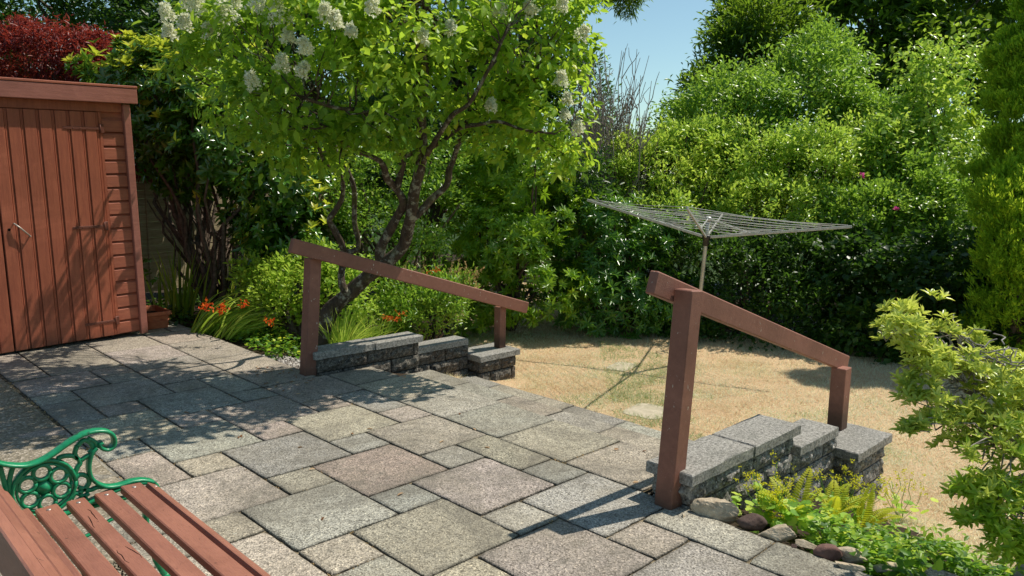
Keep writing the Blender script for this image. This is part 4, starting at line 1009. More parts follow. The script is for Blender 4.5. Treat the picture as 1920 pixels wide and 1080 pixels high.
tree_obj('tall_tree', 'tall dark tree filling the upper right corner',
      [cc(1480, 10, 15.5, 1.0, 1.0, .9), cc(1600, 60, 15, 1.2, 1.2, 1.1), cc(1700, 110, 15, 1.1, 1.1, 1.0), cc(1640, -60, 15.5, 1.4, 1.3, 1.0), cc(1800, 20, 15.5, 1.1, 1.1, 1.0), cc(1790, 170, 15, .9, .9, 1.0), cc(1620, 190, 14.5, .9, .9, .8), cc(1900, -30, 16, 1.2, 1.2, 1.0), cc(1450, -30, 16, .9, .9, .5)],
      base_of(1660, 480, 15.2), 6000, 5, .18, .5, 'tree', .25, lump=.26, nl=34, seed=13, spread=.14)
tree_obj('maple_sapling', 'pale yellow-green sapling in front of the dark tree',
      [cc(1740, 220, 10.8, .45, .45, .5), cc(1700, 290, 10.6, .5, .5, .45), cc(1780, 140, 11, .35, .4, .45), cc(1790, 290, 10.5, .4, .4, .45), cc(1720, 130, 11, .25, .25, .3)],
      base_of(1730, 520, 10.6), 1100, 4, .085, .62, 'hedge_y', .04, lump=.3, nl=24, seed=14)
# bare twiggy shrub
bt = thing('bare_shrub', base_of(1150, 420, 10.8), 'leafless twiggy shrub standing against the sky', 'shrub')
m = MB(); bb = at(1135, 340, 10.8); bb0 = Vector((bb.x, bb.y, -.3))
for i in range(85):
    px_, py_ = R_.uniform(1060, 1225), R_.uniform(85, 260); t_ = at(px_, py_, 10.8+R_.uniform(-.5, .5)); b2 = bb0+Vector((R_.uniform(-.35, .35), R_.uniform(-.35, .35), 0))
    w1 = wob(b2, t_, 9, .05, i*1.3); m.tube(w1, [.016*(1-.085*j) for j in range(10)], 5, False)
    for q in range(5):
        s0 = w1[R_.randint(4, 8)]; e0 = s0+Vector((R_.uniform(-.25, .25), R_.uniform(-.25, .25), R_.uniform(.15, .5))); m.tube(wob(s0, e0, 4, .06, i+q), [.007, .006, .005, .0045, .003], 4, False)
m.build('branches', MAT['btwig'], bt)
tree_obj('dark_conifer', 'narrow dark tree behind the leafless shrub', [cc(1085, 200, 12.5, .4, .4, .8), cc(1100, 290, 12, .6, .6, .6), cc(1180, 330, 11.8, .6, .6, .4), cc(1080, 360, 10, .4, .4, .5)], base_of(1090, 450, 12.3), 2300, 5, .08, .35, 'dark', .08, seed=15)
# left: background
tree_obj('dark_tree', 'very dark broad tree behind the shed and red maple',
      [cc(60, 20, 13, 1.3, 1.3, .9), cc(230, 30, 13, 1.2, 1.2, .9), cc(380, 90, 12.5, 1.2, 1.2, 1.0), cc(500, 0, 13, 1.2, 1.2, .8), cc(-80, 60, 13, 1.2, 1.2, 1)],
      base_of(220, 480, 13), 5200, 5, .12, .5, 'dark', .2, lump=.28, nl=34, seed=16)
tree_obj('dark_tree', 'dark tree behind the crown of the flowering tree',
      [cc(640, 120, 13.8, 1.3, 1.3, 1.2), cc(800, 160, 13, 1.2, 1.2, 1.2), cc(940, 140, 12, .9, .9, 1.1), cc(720, 260, 11.5, 1.0, 1.0, .9), cc(880, 280, 11, .9, .9, .8), cc(960, 20, 12.5, .9, .9, 1.0), cc(1010, 120, 12, .5, .5, .8)],
      base_of(800, 480, 12), 5600, 5, .11, .5, 'dark', .16, lump=.28, nl=34, seed=17)
tree_obj('background_hedge', 'dark foliage mass seen low behind fence and stems', [cc(x_, y_, 13.2, 1.2, 1.2, .8) for x_, y_ in ((180, 220), (330, 260), (480, 230), (640, 300), (800, 330), (950, 320), (560, 380), (1090, 400))],
      base_of(560, 480, 13.2), 5200, 5, .13, .5, 'dark', .15, lump=.3, nl=34, seed=31, cat='hedge')
tree_obj('background_hedge', 'dark foliage low between the rose thicket and the conifers', [cc(x_, y_, 11.5, .8, .8, .7) for x_, y_ in ((1680, 300), (1780, 330), (1850, 380), (1760, 420))],
      base_of(1780, 480, 11.5), 2600, 5, .10, .5, 'hedge', .1, lump=.3, nl=30, seed=32, cat='hedge')
shrub('green_shrub', 'fine leaved light green shrub behind the tree stems', 'shrub',
      [cc(730, 350, 9.2, .5, .5, .5), cc(800, 410, 9.0, .45, .45, .5), cc(700, 430, 9.0, .45, .45, .5), cc(600, 400, 9.2, .4, .4, .5), cc(830, 320, 9.5, .45, .45, .4), cc(790, 490, 9.2, .4, .4, .4)],
      base_of(740, 560, 9.1, -.1), 2900, 5, .055, .5, 'hedge', lump=.32, seed=18)
tree_obj('red_maple', 'crimson leaved maple above the shed roof',
      [cc(40, 115, 10.2, .55, .55, .38), cc(110, 110, 10.2, .5, .5, .36), cc(170, 100, 10.5, .35, .35, .26), cc(-40, 120, 10.2, .5, .5, .4), cc(60, 80, 10.6, .35, .35, .22), cc(290, 290, 9.6, .4, .4, .3)],
      base_of(120, 560, 10.3, -.1), 2300, 6, .085, .24, 'maple', .05, lump=.30, nl=34, seed=19, up=-.2, spread=.06)
sb_ = [cc(404, 183, 9.9, .9, .6, .7), cc(320, 240, 9.9, .7, .6, .6), cc(360, 330, 8.7, .45, .45, .3), cc(460, 200, 8.8, .45, .45, .4), cc(290, 200, 9.2, .5, .5, .5), cc(230, 150, 9.0, .45, .45, .4), cc(330, 180, 8.6, .55, .55, .5), cc(300, 260, 8.8, .5, .5, .45), cc(420, 280, 8.3, .55, .55, .5), cc(400, 180, 8.4, .5, .5, .5), cc(520, 330, 8.3, .5, .5, .5), cc(540, 440, 8.4, .4, .45, .4), cc(300, 120, 9.0, .4, .4, .3), cc(480, 420, 8.6, .3, .3, .4), cc(590, 470, 8.6, .35, .35, .4)]  # first two blobs are added at the back to throw shade on the fence
sr, Pm, Om = shrub('magnolia_shrub', 'large dark glossy evergreen shrub between shed and tree with yellow-green tips', 'shrub', sb_, base_of(395, 555, 8.6, -.05), 5600, 6, .115, .42, 'magn', 'ros', LEAF_MD, lump=.34, seed=20, tilt=.5, stem=.035, nst=26)
hz_ = np.argsort(-Pm[:, 2]+.5*NP.random(len(Pm)))[:1500]; idx = np.concatenate([NP.integers(0, len(Pm), 120), NP.choice(hz_, 240)]); a = rosette(Pm[idx]+Om[idx]*.05, Om[idx]+np.array([0, 0, .6]), 6, .12, .42, .9)
ng_ = leaf_mesh('new_growth', *a[:5], MAT['magn_new'], sr, LEAF_MD, a[5])
Pn = np.array([at(a_, b_, 7.9) for a_, b_ in ((560, 300), (580, 310), (570, 330), (590, 345), (555, 350), (600, 360), (575, 370), (590, 395), (610, 420), (585, 430), (230, 100), (215, 115), (270, 85), (300, 80), (180, 105), (245, 130), (195, 130))]); 
Pn[10:] = np.array([at(a_, b_, 8.6) for a_, b_ in ((230, 100), (215, 115), (270, 85), (300, 80), (180, 105), (245, 130), (195, 130))])
a = rosette(Pn, np.tile([0, -.3, 1.0], (len(Pn), 1)), 7, .13, .40, .8); ps_ = leaf_mesh('pale_shoots', *a[:5], MAT['magn_new'], sr, LEAF_MD, a[5]); ng_['kind'] = ps_['kind'] = 'stuff'
m = MB()   # bare lower stems against the fence
for i in range(9):
    a0 = at(R_.uniform(360, 450), 560, 8.9+R_.uniform(-.5, .5)); a0.z = -.02; m.tube(wob(a0, at(R_.uniform(260, 480), R_.uniform(280, 380), 8.7), 8, .07, i*2.1), [R_.uniform(.012, .03)*(1-.07*j) for j in range(9)], 7, False)
for i in range(40):
    s0 = at(R_.uniform(380, 480), R_.uniform(400, 500), 8.9); m.tube(wob(s0, s0+Vector((R_.uniform(-.3, .3), R_.uniform(-.3, .3), R_.uniform(-.25, .25))), 5, .12, i), .004, 4, False)
m.build('bare_stems', MAT['twig'], sr)
# overhanging branch at the top of the frame
ob_ = thing('pine_tree', base_of(1000, 500, 17), 'distant pine whose drooping branch tip hangs into the sky at the top', 'tree')
P, O = crown_points([cc(1110, -10, 9, .15, .15, .10), cc(1165, 0, 9, .18, .18, .12), cc(1190, -20, 9, .15, .15, .12), cc(1090, -40, 9, .4, .4, .12), cc(1180, 15, 9, .08, .08, .08)], 620, .4, 14, .3, 2)
a = sprig_leaves(P, O, 7, .07, .12, .04, -.3, .8, .6); leaf_mesh('needles', *a[:5], MAT['tree'], ob_, LEAF_LO, a[5])
m = MB(); pb = base_of(1000, 500, 17); m.tube(wob(pb, at(1010, -600, 14), 8, .02, 1), [.25*(1-.07*j) for j in range(9)], 8); m.tube(wob(at(1010, -600, 14), at(1060, -30, 9.3), 8, .03, 2), [.10*(1-.1*j) for j in range(9)], 8); m.tube(wob(at(1060, -30, 9.3), at(1190, 5, 9), 6, .05, 2), [.018*(1-.12*j) for j in range(7)], 6); m.build('trunk', MAT['twig'], ob_)

# ------------------------------------------------------------------ bed plants, left
shrub('mahonia', 'lime green pinnate leaved shrub behind the left handrail post', 'shrub',
      [cc(500, 530, 8.0, .26, .28, .24), cc(560, 540, 7.7, .3, .3, .3), cc(520, 590, 7.6, .28, .28, .24), cc(640, 560, 7.6, .26, .26, .26), cc(600, 500, 8.0, .22, .22, .2), cc(660, 520, 7.9, .25, .25, .22)],
      base_of(560, 635, 7.6, -.05), 1250, 5, .06, .5, 'lime', lump=.36, seed=21, nl=20, inner=.05, jit=.6)
sp_, Ps, Os = shrub('spirea', 'rounded bushy spirea with tan seed plumes at the lawn edge', 'shrub',
      [cc(770, 560, 8.1, .30, .3, .26), cc(840, 560, 8.1, .26, .26, .24), cc(800, 590, 8.0, .34, .34, .2), cc(745, 590, 7.9, .22, .22, .18)],
      base_of(800, 625, 8.1, -.25), 1200, 5, .055, .36, 'hedge', lump=.36, seed=22, nl=20, inner=.05, up=.6)
Pp = np.array([at(x, y, 8.1) for x, y in zip(NP.uniform(720, 890, 46), NP.uniform(505, 545, 46)+NP.uniform(0, 18, 46))]); d_ = NP.normal(size=(46, 3))*.25+np.array([.35, -.2, 1])
k = 26; s = np.tile(np.linspace(0, 1, k), 46); dn = np.repeat(d_/np.linalg.norm(d_, axis=1, keepdims=True), k, 0)
leaf_mesh('plumes', np.repeat(Pp, k, 0)+dn*(s*.15)[:, None]+NP.normal(size=(46*k, 3))*(.012*(1.1-s))[:, None], dn+NP.normal(size=(46*k, 3))*.6, unit(46*k), .028, .010, MAT['plume'], sp_, LEAF_LO)
def blades(name, parent, base, n_, L, w_, mat, lean=(0, 0, 0), spread=.6, br=.1, seg=6, droop=1.0):
    """arching strap leaves from a clump"""
    V = []; F = []; rn = []
    for i in range(n_):
        a = R_.uniform(0, 6.28); b0 = Vector(base)+Vector((math.cos(a), math.sin(a), 0))*br*R_.random()
        d = Vector((math.cos(a)*spread*R_.random()+lean[0], math.sin(a)*spread*R_.random()+lean[1], 1)).normalized(); l = L*R_.uniform(.6, 1.15); p = b0.copy(); sd = d.cross(Vector((R_.uniform(-1, 1), R_.uniform(-1, 1), .2))).normalized(); t = R_.random(); k0 = len(V)
        for s_ in range(seg+1):
            f_ = s_/seg; ww_ = w_*(1-f_**2.2)*.5+.0008; V += [p+sd*ww_, p-sd*ww_]; rn += [t, t]
            p = p+d*(l/seg); hz = Vector((d.x, d.y, 0)); d = (d+Vector((0, 0, -.28*droop*f_))+hz*.12).normalized()
        for s_ in range(seg): F.append((k0+2*s_, k0+2*s_+1, k0+2*s_+3, k0+2*s_+2))
    me = bpy.data.meshes.new(name); me.from_pydata([tuple(v) for v in V], [], F); at_ = me.attributes.new('rnd', 'FLOAT', 'POINT'); at_.data.foreach_set('value', np.array(rn, np.float32))
    me.polygons.foreach_set('use_smooth', [True]*len(F)); me.materials.append(MAT[mat]); me.update(); return link(name, me, parent)
cb = onz(385, 625, 0.0); cb2 = onz(430, 632, 0)
cro = thing('crocosmia', cb, 'arching strap leaved crocosmia clump with orange-red flowers beside the patio edge', 'plant')
blades('leaves', cro, (cb.x+.05, cb.y+.1, -.03), 120, .62, .017, 'strap', (.75, -.45, 0), .6, .16, droop=1.5)
blades('leaves', cro, (cb2.x+.1, cb2.y+.15, -.03), 120, .5, .015, 'strap_y', (.8, -.5, 0), .7, .2, droop=1.5)
for (a, b) in ((388, 568), (386, 577), (420, 573), (411, 583), (458, 571), (505, 603)):
    q = at(a, b, 7.0 if a < 480 else 6.9); nf = 22; m_ = NP.normal(size=(nf, 3))*np.array([.026, .026, .016])
    leaf_mesh('flower', np.array(q)+m_, unit(nf), unit(nf), .034, .014, MAT['orange'], cro, LEAF_MD)
ir = thing('iris_clump', onz(350, 560, 0), 'tall upright strap leaves in the shade near the fence', 'plant'); q = onz(340, 590, 0)
blades('leaves', ir, (q.x, q.y, 0), 46, .75, .024, 'strap', (.05, 0, 0), .35, .25, droop=.4); blades('leaves', ir, (q.x+.7, q.y+.2, 0), 40, .7, .02, 'strap', (.05, 0, 0), .35, .3, droop=.5)
gr_ = at(645, 628, 7.1); gc = thing('ornamental_grass', (gr_.x, gr_.y, -.05), 'pale yellow-green arching grass clump behind the left wall', 'plant')
blades('leaves', gc, (gr_.x, gr_.y, -.08), 260, .46, .007, 'strap_y', (.25, -.15, 0), .9, .16)
g2 = at(705, 622, 7.3); gc2 = thing('crocosmia', (g2.x, g2.y, -.1), 'small crocosmia with red flowers between the grass and the spirea', 'plant')
blades('leaves', gc2, (g2.x, g2.y, -.14), 40, .42, .012, 'strap', (.1, -.1, 0), .8, .1)
for (a, b) in ((724, 594), (733, 597), (750, 588), (742, 598), (822, 507), (809, 511)):
    q = at(a, b, 7.2 if b > 550 else 7.9); leaf_mesh('flower', np.array(q)+NP.normal(size=(16, 3))*np.array([.028, .028, .010]), unit(16), unit(16), .028, .010, MAT['orange'], gc2, LEAF_MD)
def gcover(name, label, poly, n_, L, ws, mat, h=.06, z=None, tmpl=LEAF_MD, cat='ground cover'):
    """low leaves scattered over a ground polygon given in metres"""
    xs_ = [p[0] for p in poly]; ys_ = [p[1] for p in poly]; P = []
    while len(P) < n_:
        x, y = R_.uniform(min(xs_), max(xs_)), R_.uniform(min(ys_), max(ys_)); ins = False; j = len(poly)-1
        for i in range(len(poly)):
            if (poly[i][1] > y) != (poly[j][1] > y) and x < (poly[j][0]-poly[i][0])*(y-poly[i][1])/(poly[j][1]-poly[i][1])+poly[i][0]: ins = not ins
            j = i
        if ins and fnz((x, y, 0), 3.5, 8) > -.25: P.append((x, y, gz(x, y)+h*R_.random()*(1+fnz((x, y, 0), 4, 1))))
    P = np.array(P); u = np.array([0, 0, 1.0])+NP.normal(size=P.shape)*.35; d = NP.normal(size=P.shape)*np.array([1, 1, .3])+np.array([0, 0, .1])
    o = leaf_mesh(name, P, d, u, L*(.6+.7*NP.random(len(P))), L*ws, MAT[mat], None, tmpl)
    return tag(o, label, cat, kind='stuff')
gcover('ground_cover', 'low dark green ground cover under the lime shrub', [(3.05, 6.0), (3.2, 7.4), (4.6, 7.6), (4.7, 6.3), (3.7, 5.62)], 2600, .05, .7, 'ivy', .1)
gcover('ground_cover', 'dark leaf litter plants below the fence', [(2.9, 7.9), (3.1, 9.6), (5.5, 10.3), (5.2, 8.0), (3.6, 7.2)], 2200, .07, .6, 'dark', .15)
# gravel patch
pts = []
while len(pts) < 1600:
    x, y = R_.uniform(2.96, 3.6), R_.uniform(5.46, 6.35)
    if (x-3.0) < .62*(1-(y-5.45)/1.0) : pts.append((x, y, gz(x, y)+.012*R_.random()+.012))
TET = (np.array([[0, 0, 0], [1, -.3, .1], [.9, .5, 0], [.2, .6, .05], [.5, .1, .55]]), [(0, 1, 4), (1, 2, 4), (2, 3, 4), (3, 0, 4)])
P = np.array(pts); n_ = len(P); leaf_mesh
gv = leaf_mesh('gravel', P, NP.normal(size=(n_, 3))*np.array([1, 1, .15]), np.tile([0, 0, 1.0], (n_, 1)), .012+.02*NP.random(n_)**2, .016, MAT['gravel'], None, TET)
tag(gv, 'pale pebbles and shell bits beside the left handrail post', 'gravel', kind='stuff')

# ------------------------------------------------------------------ bed, right: rocks, ferns, lady's mantle
def rock(label, px, py, z, r, mat, seed, squash=(1, .7, .55), rot=0, name='rock'):
    q = onz(px, py, z); m = MB(); n_ = 40; k_ = 24; V = []; F = []; g = random.Random(seed); PL = [(Vector((g.gauss(0, 1), g.gauss(0, 1), g.gauss(0, 1))).normalized(), g.uniform(.55, 1.0) if 'smooth' not in label and 'rounded' not in label else g.uniform(.98, 1.1)) for _ in range(13)]
    for i in range(k_+1):
        th = math.pi*i/k_
        for j in range(n_):
            ph = 2*math.pi*j/n_; d = Vector((math.sin(th)*math.cos(ph), math.sin(th)*math.sin(ph), math.cos(th)))
            rr = r*1.25
            for nn_, hh_ in PL:
                q_ = d.dot(nn_)
                if q_ > .05: rr = min(rr, r*hh_/q_)
            rr *= 1+.05*noise.noise(d*3.5+Vector((0, seed, 0)))+.035*noise.noise(d*11)
            p = Vector((d.x*rr*squash[0], d.y*rr*squash[1], d.z*rr*squash[2])); p.rotate(Matrix.Rotation(rad(rot), 3, 'Z')); V.append(p)
    for i in range(k_):
        for j in range(n_): F.append((i*n_+j, (i+1)*n_+j, (i+1)*n_+(j+1) % n_, i*n_+(j+1) % n_))
    m.add(V, F, 'smooth' in label or 'rounded' in label); o = m.build(name, MAT[mat]); o.location = (q.x, q.y, z+r*squash[2]*.38); tag(o, label, 'rock', 'edging rocks along the bed')
    return o
rock('large angular tan rock touching the near right post base', 1342, 965, 0, .088, 'rock', 1.5, (1.1, .6, .62), -62)
rock('rounded dark brown stone next to the large tan rock', 1410, 985, 0, .055, 'rock_dark', 4, (1.0, .75, .62), -50)
rock('flat pale tan rock right of the dark brown stone', 1462, 1005, 0, .075, 'rock', 7, (1.15, .55, .45), -60)
rock('smooth reddish oval stone near the bottom edge', 1551, 1040, 0, .047, 'rock_red', 9, (1.05, .72, .65), -55)
rock('thin tan stone between the pale rock and the reddish one', 1510, 1025, 0, .05, 'rock', 12, (1.2, .5, .35), -60)
rock('jagged tan stone beyond the reddish oval stone', 1605, 1050, -.02, .065, 'rock', 15, (1.2, .6, .5), -62)
rock('small tan stone below the jagged one', 1590, 1066, 0, .045, 'rock', 18, (1.2, .6, .4), -62)
rock('pinkish tan stone at the lower edge among ivy', 1665, 1068, -.03, .05, 'rock', 22, (1, .8, .6), -40)
rock('small grey pebble between the two brown stones', 1490, 1025, 0, .018, 'rock_dark', 25, (1, .8, .6), 0)
rock('tiny chip of stone on the slab by the post', 1281, 968, 0, .012, 'rock', 28, (1.4, .8, .6), 20)
def fern(label, px, py, z, nf, L, seed, lean=(0, 0)):
    q = onz(px, py, z); q.z = gz(q.x, q.y); L *= .8; root = thing('fern', q, label, 'fern', 'yellow-green ferns in the bed'); rf = random.Random(seed)
    for i in range(nf):
        a = 6.28*i/nf+rf.uniform(-.3, .3); d = Vector((math.cos(a)*.33+lean[0], math.sin(a)*.33+lean[1], 1)).normalized(); l = L*rf.uniform(.75, 1.1); p = Vector(q); n_ = 24; P = []; DD = []; UU = []; LL = []; pts = [p.copy()]
        for s_ in range(n_):
            f_ = s_/n_; p = p+d*(l/n_); pts.append(p.copy()); d = (d+Vector((d.x*.04, d.y*.04, -.045*f_*1.6))).normalized(); sd = d.cross(Vector((0, 0, 1))).normalized(); nn = sd.cross(d)
            if f_ > .12:
                wl = .062*math.sin(min(1, (f_-.08)/.35)*1.57)*(1-((f_-.3)/.72)**2 if f_ > .3 else 1)*L/.38+.006
                for g in (-1, 1): P.append(p); DD.append(sd*g+d*.35+nn*.05); UU.append(nn); LL.append(wl)
        nP = len(P); leaf_mesh('frond', np.array(P), np.array(DD), np.array(UU), np.array(LL), l/n_*1.05, MAT['fern'], root, LEAF_MD, np.full(nP, rf.random()*.7)+NP.random(nP)*.3)
fern('bright yellow-green fern standing tallest among the lady\'s mantle', 1490, 985, -.12, 6, .40, 1, (-.05, .1))
fern('yellow-green fern in front of the dark gap in the wall', 1555, 985, -.22, 6, .34, 2, (.15, -.1))
fern('low spreading fern right of the other two ferns', 1610, 1000, -.25, 5, .34, 3, (.35, -.3))
def mantle(label, px, py, z, n_, r, seed, flw=14, fh=.32):
    q = onz(px, py, z); q.z = gz(q.x, q.y); root = thing('ladys_mantle', q, label, 'plant', "lady's mantle plants in the bed"); g = np.random.default_rng(seed); fh *= .78
    c = np.array(q); P = c+np.stack([g.normal(size=n_)*r*.6, g.normal(size=n_)*r*.6, .02+g.random(n_)*.13], 1)
    RND = (np.array([[0, 0, 0]]+[[.5+.5*math.cos(a), .5*math.sin(a), .05*(k % 2)+.05] for k, a in enumerate(np.linspace(-2.6, 2.6, 11))]), [(0, k, k+1) for k in range(1, 11)])
    leaf_mesh('leaves', P, g.normal(size=(n_, 3))*np.array([1, 1, .3]), np.array([0, -.2, 1.0])+g.normal(size=(n_, 3))*.35, .042+.02*g.random(n_), .052, MAT['alch'], root, RND, g.random(n_))
    m = MB(); FP = []
    for i in range(flw):
        t_ = Vector(q)+Vector((g.normal()*r*.8, g.normal()*r*.8, fh*(.6+.6*g.random()))); m.tube(wob(q, t_, 4, .08, i), .0018, 4, False)
        for k in range(5):
            cc_ = np.array(t_)+g.normal(size=3)*.028; FP.append(cc_+g.normal(size=(9, 3))*.007)
    FP = np.concatenate(FP); fl_ = leaf_mesh('flowers', FP, g.normal(size=FP.shape), g.normal(size=FP.shape), .010, .009, MAT['alchfl'], root, LEAF_LO, g.random(len(FP)))
    fl_['kind'] = 'stuff'; m.build('stalks', MAT['alch'], root)
mantle("lady's mantle clump with frothy lime flowers left of the tall fern", 1440, 965, -.07, 90, .13, 1, 16, .30)
mantle("lady's mantle clump in front of the dark end pillar", 1575, 975, -.3, 55, .10, 3, 16, .30)
mantle("sparse lady's mantle right of the end pillar", 1690, 975, -.45, 18, .10, 4, 8, .3)
mantle("low lady's mantle above the pebbles at the bottom", 1520, 1000, -.1, 60, .12, 6, 3, .12)
gcover('ivy_ground_cover', 'ivy and creeping plants along the bottom right edge', [(3.2, 1.25), (3.3, 1.45), (3.7, 1.4), (4.05, 1.0), (4.0, .2), (3.5, -.3), (3.15, .2)], 2900, .045, .75, 'ivy', .12)
gcover('creeping_plants', 'yellow-green creeping leaves among the ivy', [(3.2, 1.2), (3.4, 1.5), (3.9, 1.2), (4.1, .5), (3.7, -.2)], 1700, .038, .5, 'lime', .17)

# azalea, right
az = thing('azalea', (3.95, .55, -.5), 'pale yellow-leaved azalea bush with exposed grey twigs at the right edge', 'shrub')
tips_ = []
AZ = [(1700, 590, 3.75, .12), (1740, 580, 3.8, .12), (1700, 650, 3.7, .15), (1775, 625, 3.8, .12), (1830, 640, 3.9, .09), (1715, 720, 3.65, .15), (1790, 720, 3.8, .15), (1860, 690, 3.9, .13), (1915, 690, 3.9, .16), (1755, 790, 3.6, .10), (1715, 810, 3.5, .06),
      (1850, 790, 3.6, .22), (1930, 800, 3.6, .28), (1880, 860, 3.5, .22), (1900, 940, 3.4, .20), (1970, 900, 3.5, .3), (1850, 950, 3.5, .12), (1800, 920, 3.5, .10), (1900, 1020, 3.4, .13), (1960, 740, 3.9, .25), (1800, 790, 3.7, .13), (1930, 1060, 3.4, .15), (1745, 690, 3.6, .15), (1690, 620, 3.6, .12), (1800, 690, 3.7, .13), (1880, 740, 3.7, .2), (1735, 760, 3.55, .13), (1820, 850, 3.5, .16), (1860, 920, 3.4, .16), (1840, 990, 3.4, .12), (1890, 1060, 3.3, .14), (1760, 660, 3.4, .1)]
PP = []; OO = []
for (a, b, dd, r) in AZ:
    dd *= .83; r *= .74; c = np.array(at(a, b, dd)); n_ = int(36+r*r*3600); d = unit(n_); d[:, 2] = np.abs(d[:, 2])*.8+d[:, 2]*.2; PP.append(c+d*r*np.array([1, 1, .75])*(NP.random((n_, 1))**.4)); OO.append(d+np.array([-.1, -.1, .35]))
PP = np.concatenate(PP); OO = np.concatenate(OO)
sel = vnoise(PP, 9, 3) > -.12; PP = PP[sel]; OO = OO[sel]
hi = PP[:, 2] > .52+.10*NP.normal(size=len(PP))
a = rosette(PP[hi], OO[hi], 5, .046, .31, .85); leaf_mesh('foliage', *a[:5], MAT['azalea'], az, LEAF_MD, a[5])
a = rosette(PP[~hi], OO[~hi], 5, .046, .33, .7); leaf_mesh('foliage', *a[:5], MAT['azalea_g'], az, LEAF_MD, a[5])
m = MB(); b0 = at(1960, 1010, 3.05); b0.z = -.5; hubs = [at(1940, 900, 3.07), at(1900, 800, 3.1), at(1870, 730, 3.18), at(1960, 760, 3.15)]
m.tube(wob(b0, hubs[0], 6, .05, 1), [.03]*4+[.026]*3, 8); m.tube(wob(hubs[0], hubs[1], 5, .06, 2), .018, 7); m.tube(wob(hubs[1], hubs[2], 5, .08, 3), [.015, .014, .013, .012, .011, .010], 7); m.tube(wob(hubs[0], hubs[3], 5, .06, 4), .016, 7)
for i in range(150):
    t_ = Vector(PP[NP.integers(0, len(PP))]); h = min(hubs, key=lambda q: (q-t_).length)
    w1 = wob(h, t_, 7, .13, i*.9); m.tube(w1, [.0055*(1-.09*j) for j in range(8)], 5, False)
for i in range(60):   # dead twigs shown along the top
    h = at(R_.uniform(1780, 1900), R_.uniform(640, 740), 3.15); m.tube(wob(h, h+Vector((R_.uniform(-.16, .16), R_.uniform(-.16, .16), R_.uniform(-.06, .10))), 5, .16, i*.7), .0028, 5, False)
m.build('branches', MAT['gtwig'], az)

# ------------------------------------------------------------------ lawn details
for (lab, x, y, a, b, rot) in (('pale worn sandstone flag set in the lawn just below the steps', 5.34, 3.74, .20, .17, 10), ('sunken sandstone flag nearly overgrown farther out on the lawn', 6.42, 4.85, .19, .12, 15)):
    V = []; n_ = 26
    for k in range(n_):
        t = 2*math.pi*k/n_; e = (abs(math.cos(t))**5+abs(math.sin(t))**5)**(-1/5); V.append((math.cos(t)*a*e*(1+.07*fnz((t, a, 0), 2, 1)), math.sin(t)*b*e*(1+.07*fnz((t, b, 4), 2, 1))))
    m = MB(); m.add([(p[0], p[1], .006) for p in V]+[(p[0]*1.02, p[1]*1.02, -.03) for p in V], [tuple(range(n_))]+[(k, n_+k, n_+(k+1) % n_, (k+1) % n_) for k in range(n_)])
    o = m.build('stepping_stone', MAT['sandstone']); o.location = (x, y, gz(x, y)); o.rotation_euler = (0, 0, rad(rot)); tag(o, lab, 'stepping stone', 'stepping stones in the lawn')
P = []
while len(P) < 150000:
    x, y = R_.uniform(3.6, 9.6), R_.uniform(-.3, 9.0)
    if not in_lawn(x, y): continue
    if 4.55 < x < 5.0 and ya < y < 5.3 and R_.random() < .93: continue
    if 5.18 < x < 5.50 and 3.60 < y < 3.88: continue
    if 6.25 < x < 6.58 and 4.76 < y < 4.95 and R_.random() < .35: continue
    dd = math.hypot(x, y)
    if R_.random() > min(1, (5.5/dd)**1.6): continue
    P.append((x, y, gz(x, y)-.004))
P = np.array(P); n_ = len(P)
gmask = vnoise(P*np.array([1, 1, 0]), 1.5, 6); edge = np.clip((7.9-P[:, 0])/1.2, 0, 1)
t = np.clip(.34+.17*vnoise(P*np.array([1, 1, 0]), 2.6, 9)+.20*NP.normal(size=n_)+np.clip(gmask-.24, 0, 1)*1.2, 0, 1)
nearpath = (np.abs(P[:, 1]-(3.75+(P[:, 0]-5.4)*.9)) < .45) & (P[:, 0] < 7.2); t = np.where(nearpath & (NP.random(n_) < .8) & (vnoise(P*np.array([1, 1, 0]), 4, 2) > -.25), .90+.2*NP.random(n_), t)
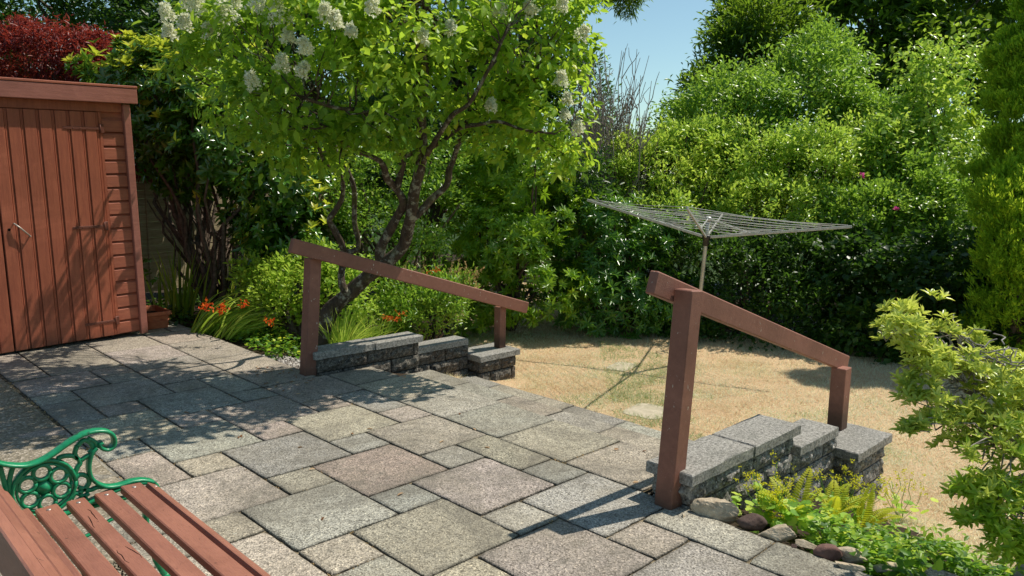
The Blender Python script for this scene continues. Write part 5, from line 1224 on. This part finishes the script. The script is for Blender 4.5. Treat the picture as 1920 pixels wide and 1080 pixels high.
L_ = (.022+.03*NP.random(n_)+np.where(t > .75, .014, 0))*(1+.5*vnoise(P*np.array([1, 1, 0]), 6, 1))
g_ = leaf_mesh('dry_grass', P, NP.normal(size=(n_, 3))*np.array([.75, .75, .1])+np.array([0, 0, .75]), unit(n_), L_, .0055, MAT['grass'], None, (np.array([[0, -.5, 0], [0, .5, 0], [1, 0, 0]]), [(0, 1, 2)]), t)
tag(g_, 'short scorched grass blades covering the lawn', 'grass', kind='stuff')
# fallen leaves
lf = [(x, y, gz(x, y)+.02) for x, y in [(R_.uniform(4.9, 7.2), R_.uniform(2.4, 6.5)) for _ in range(26)]]+[(R_.uniform(1.4, 4.2), R_.uniform(2.2, 5.2), .004) for _ in range(22)]+[(2.6+.35*R_.random(), 5.0+.9*R_.random(), .006) for _ in range(30)]
lf = [p if not (p[0] > 3.64 and p[2] > 0) else (p[0]-1.5, p[1], p[2]) for p in lf]
P = np.array(lf); n_ = len(P); o = leaf_mesh('fallen_leaves', P, NP.normal(size=(n_, 3))*np.array([1, 1, .1]), np.array([0, 0, 1.0])+NP.normal(size=(n_, 3))*.2, .028+.02*NP.random(n_), .016, MAT['dead'], None, LEAF_MD)
tag(o, 'dry fallen leaves scattered over patio and lawn', 'leaves', kind='stuff')
# weeds and moss in the joints
P = []
for _ in range(900):
    s = R_.choice(slabs); x0, y0 = gw(s[0], s[2]); x1, y1 = gw(s[1], s[3]); e = R_.random()
    x, y = (x0, y0+(y1-y0)*e) if R_.random() < .5 else (x0+(x1-x0)*e, y0)
    if fnz((x, y, 0), 1.6, 4) > .12 or abs(x-gw(-2, 0)[0]) < .02: P.append((x+R_.uniform(-.004, .004), y+R_.uniform(-.004, .004), -.010))
P = np.array(P); P = np.repeat(P, 5, 0)+NP.normal(size=(len(P)*5, 3))*np.array([.010, .010, 0]); n_ = len(P)
o = leaf_mesh('joint_moss', P, unit(n_)+np.array([0, 0, .7]), unit(n_), .010+.008*NP.random(n_), .0045, MAT['plume'], None, LEAF_LO); tag(o, 'dry moss and weeds in the slab joints', 'moss', kind='stuff')
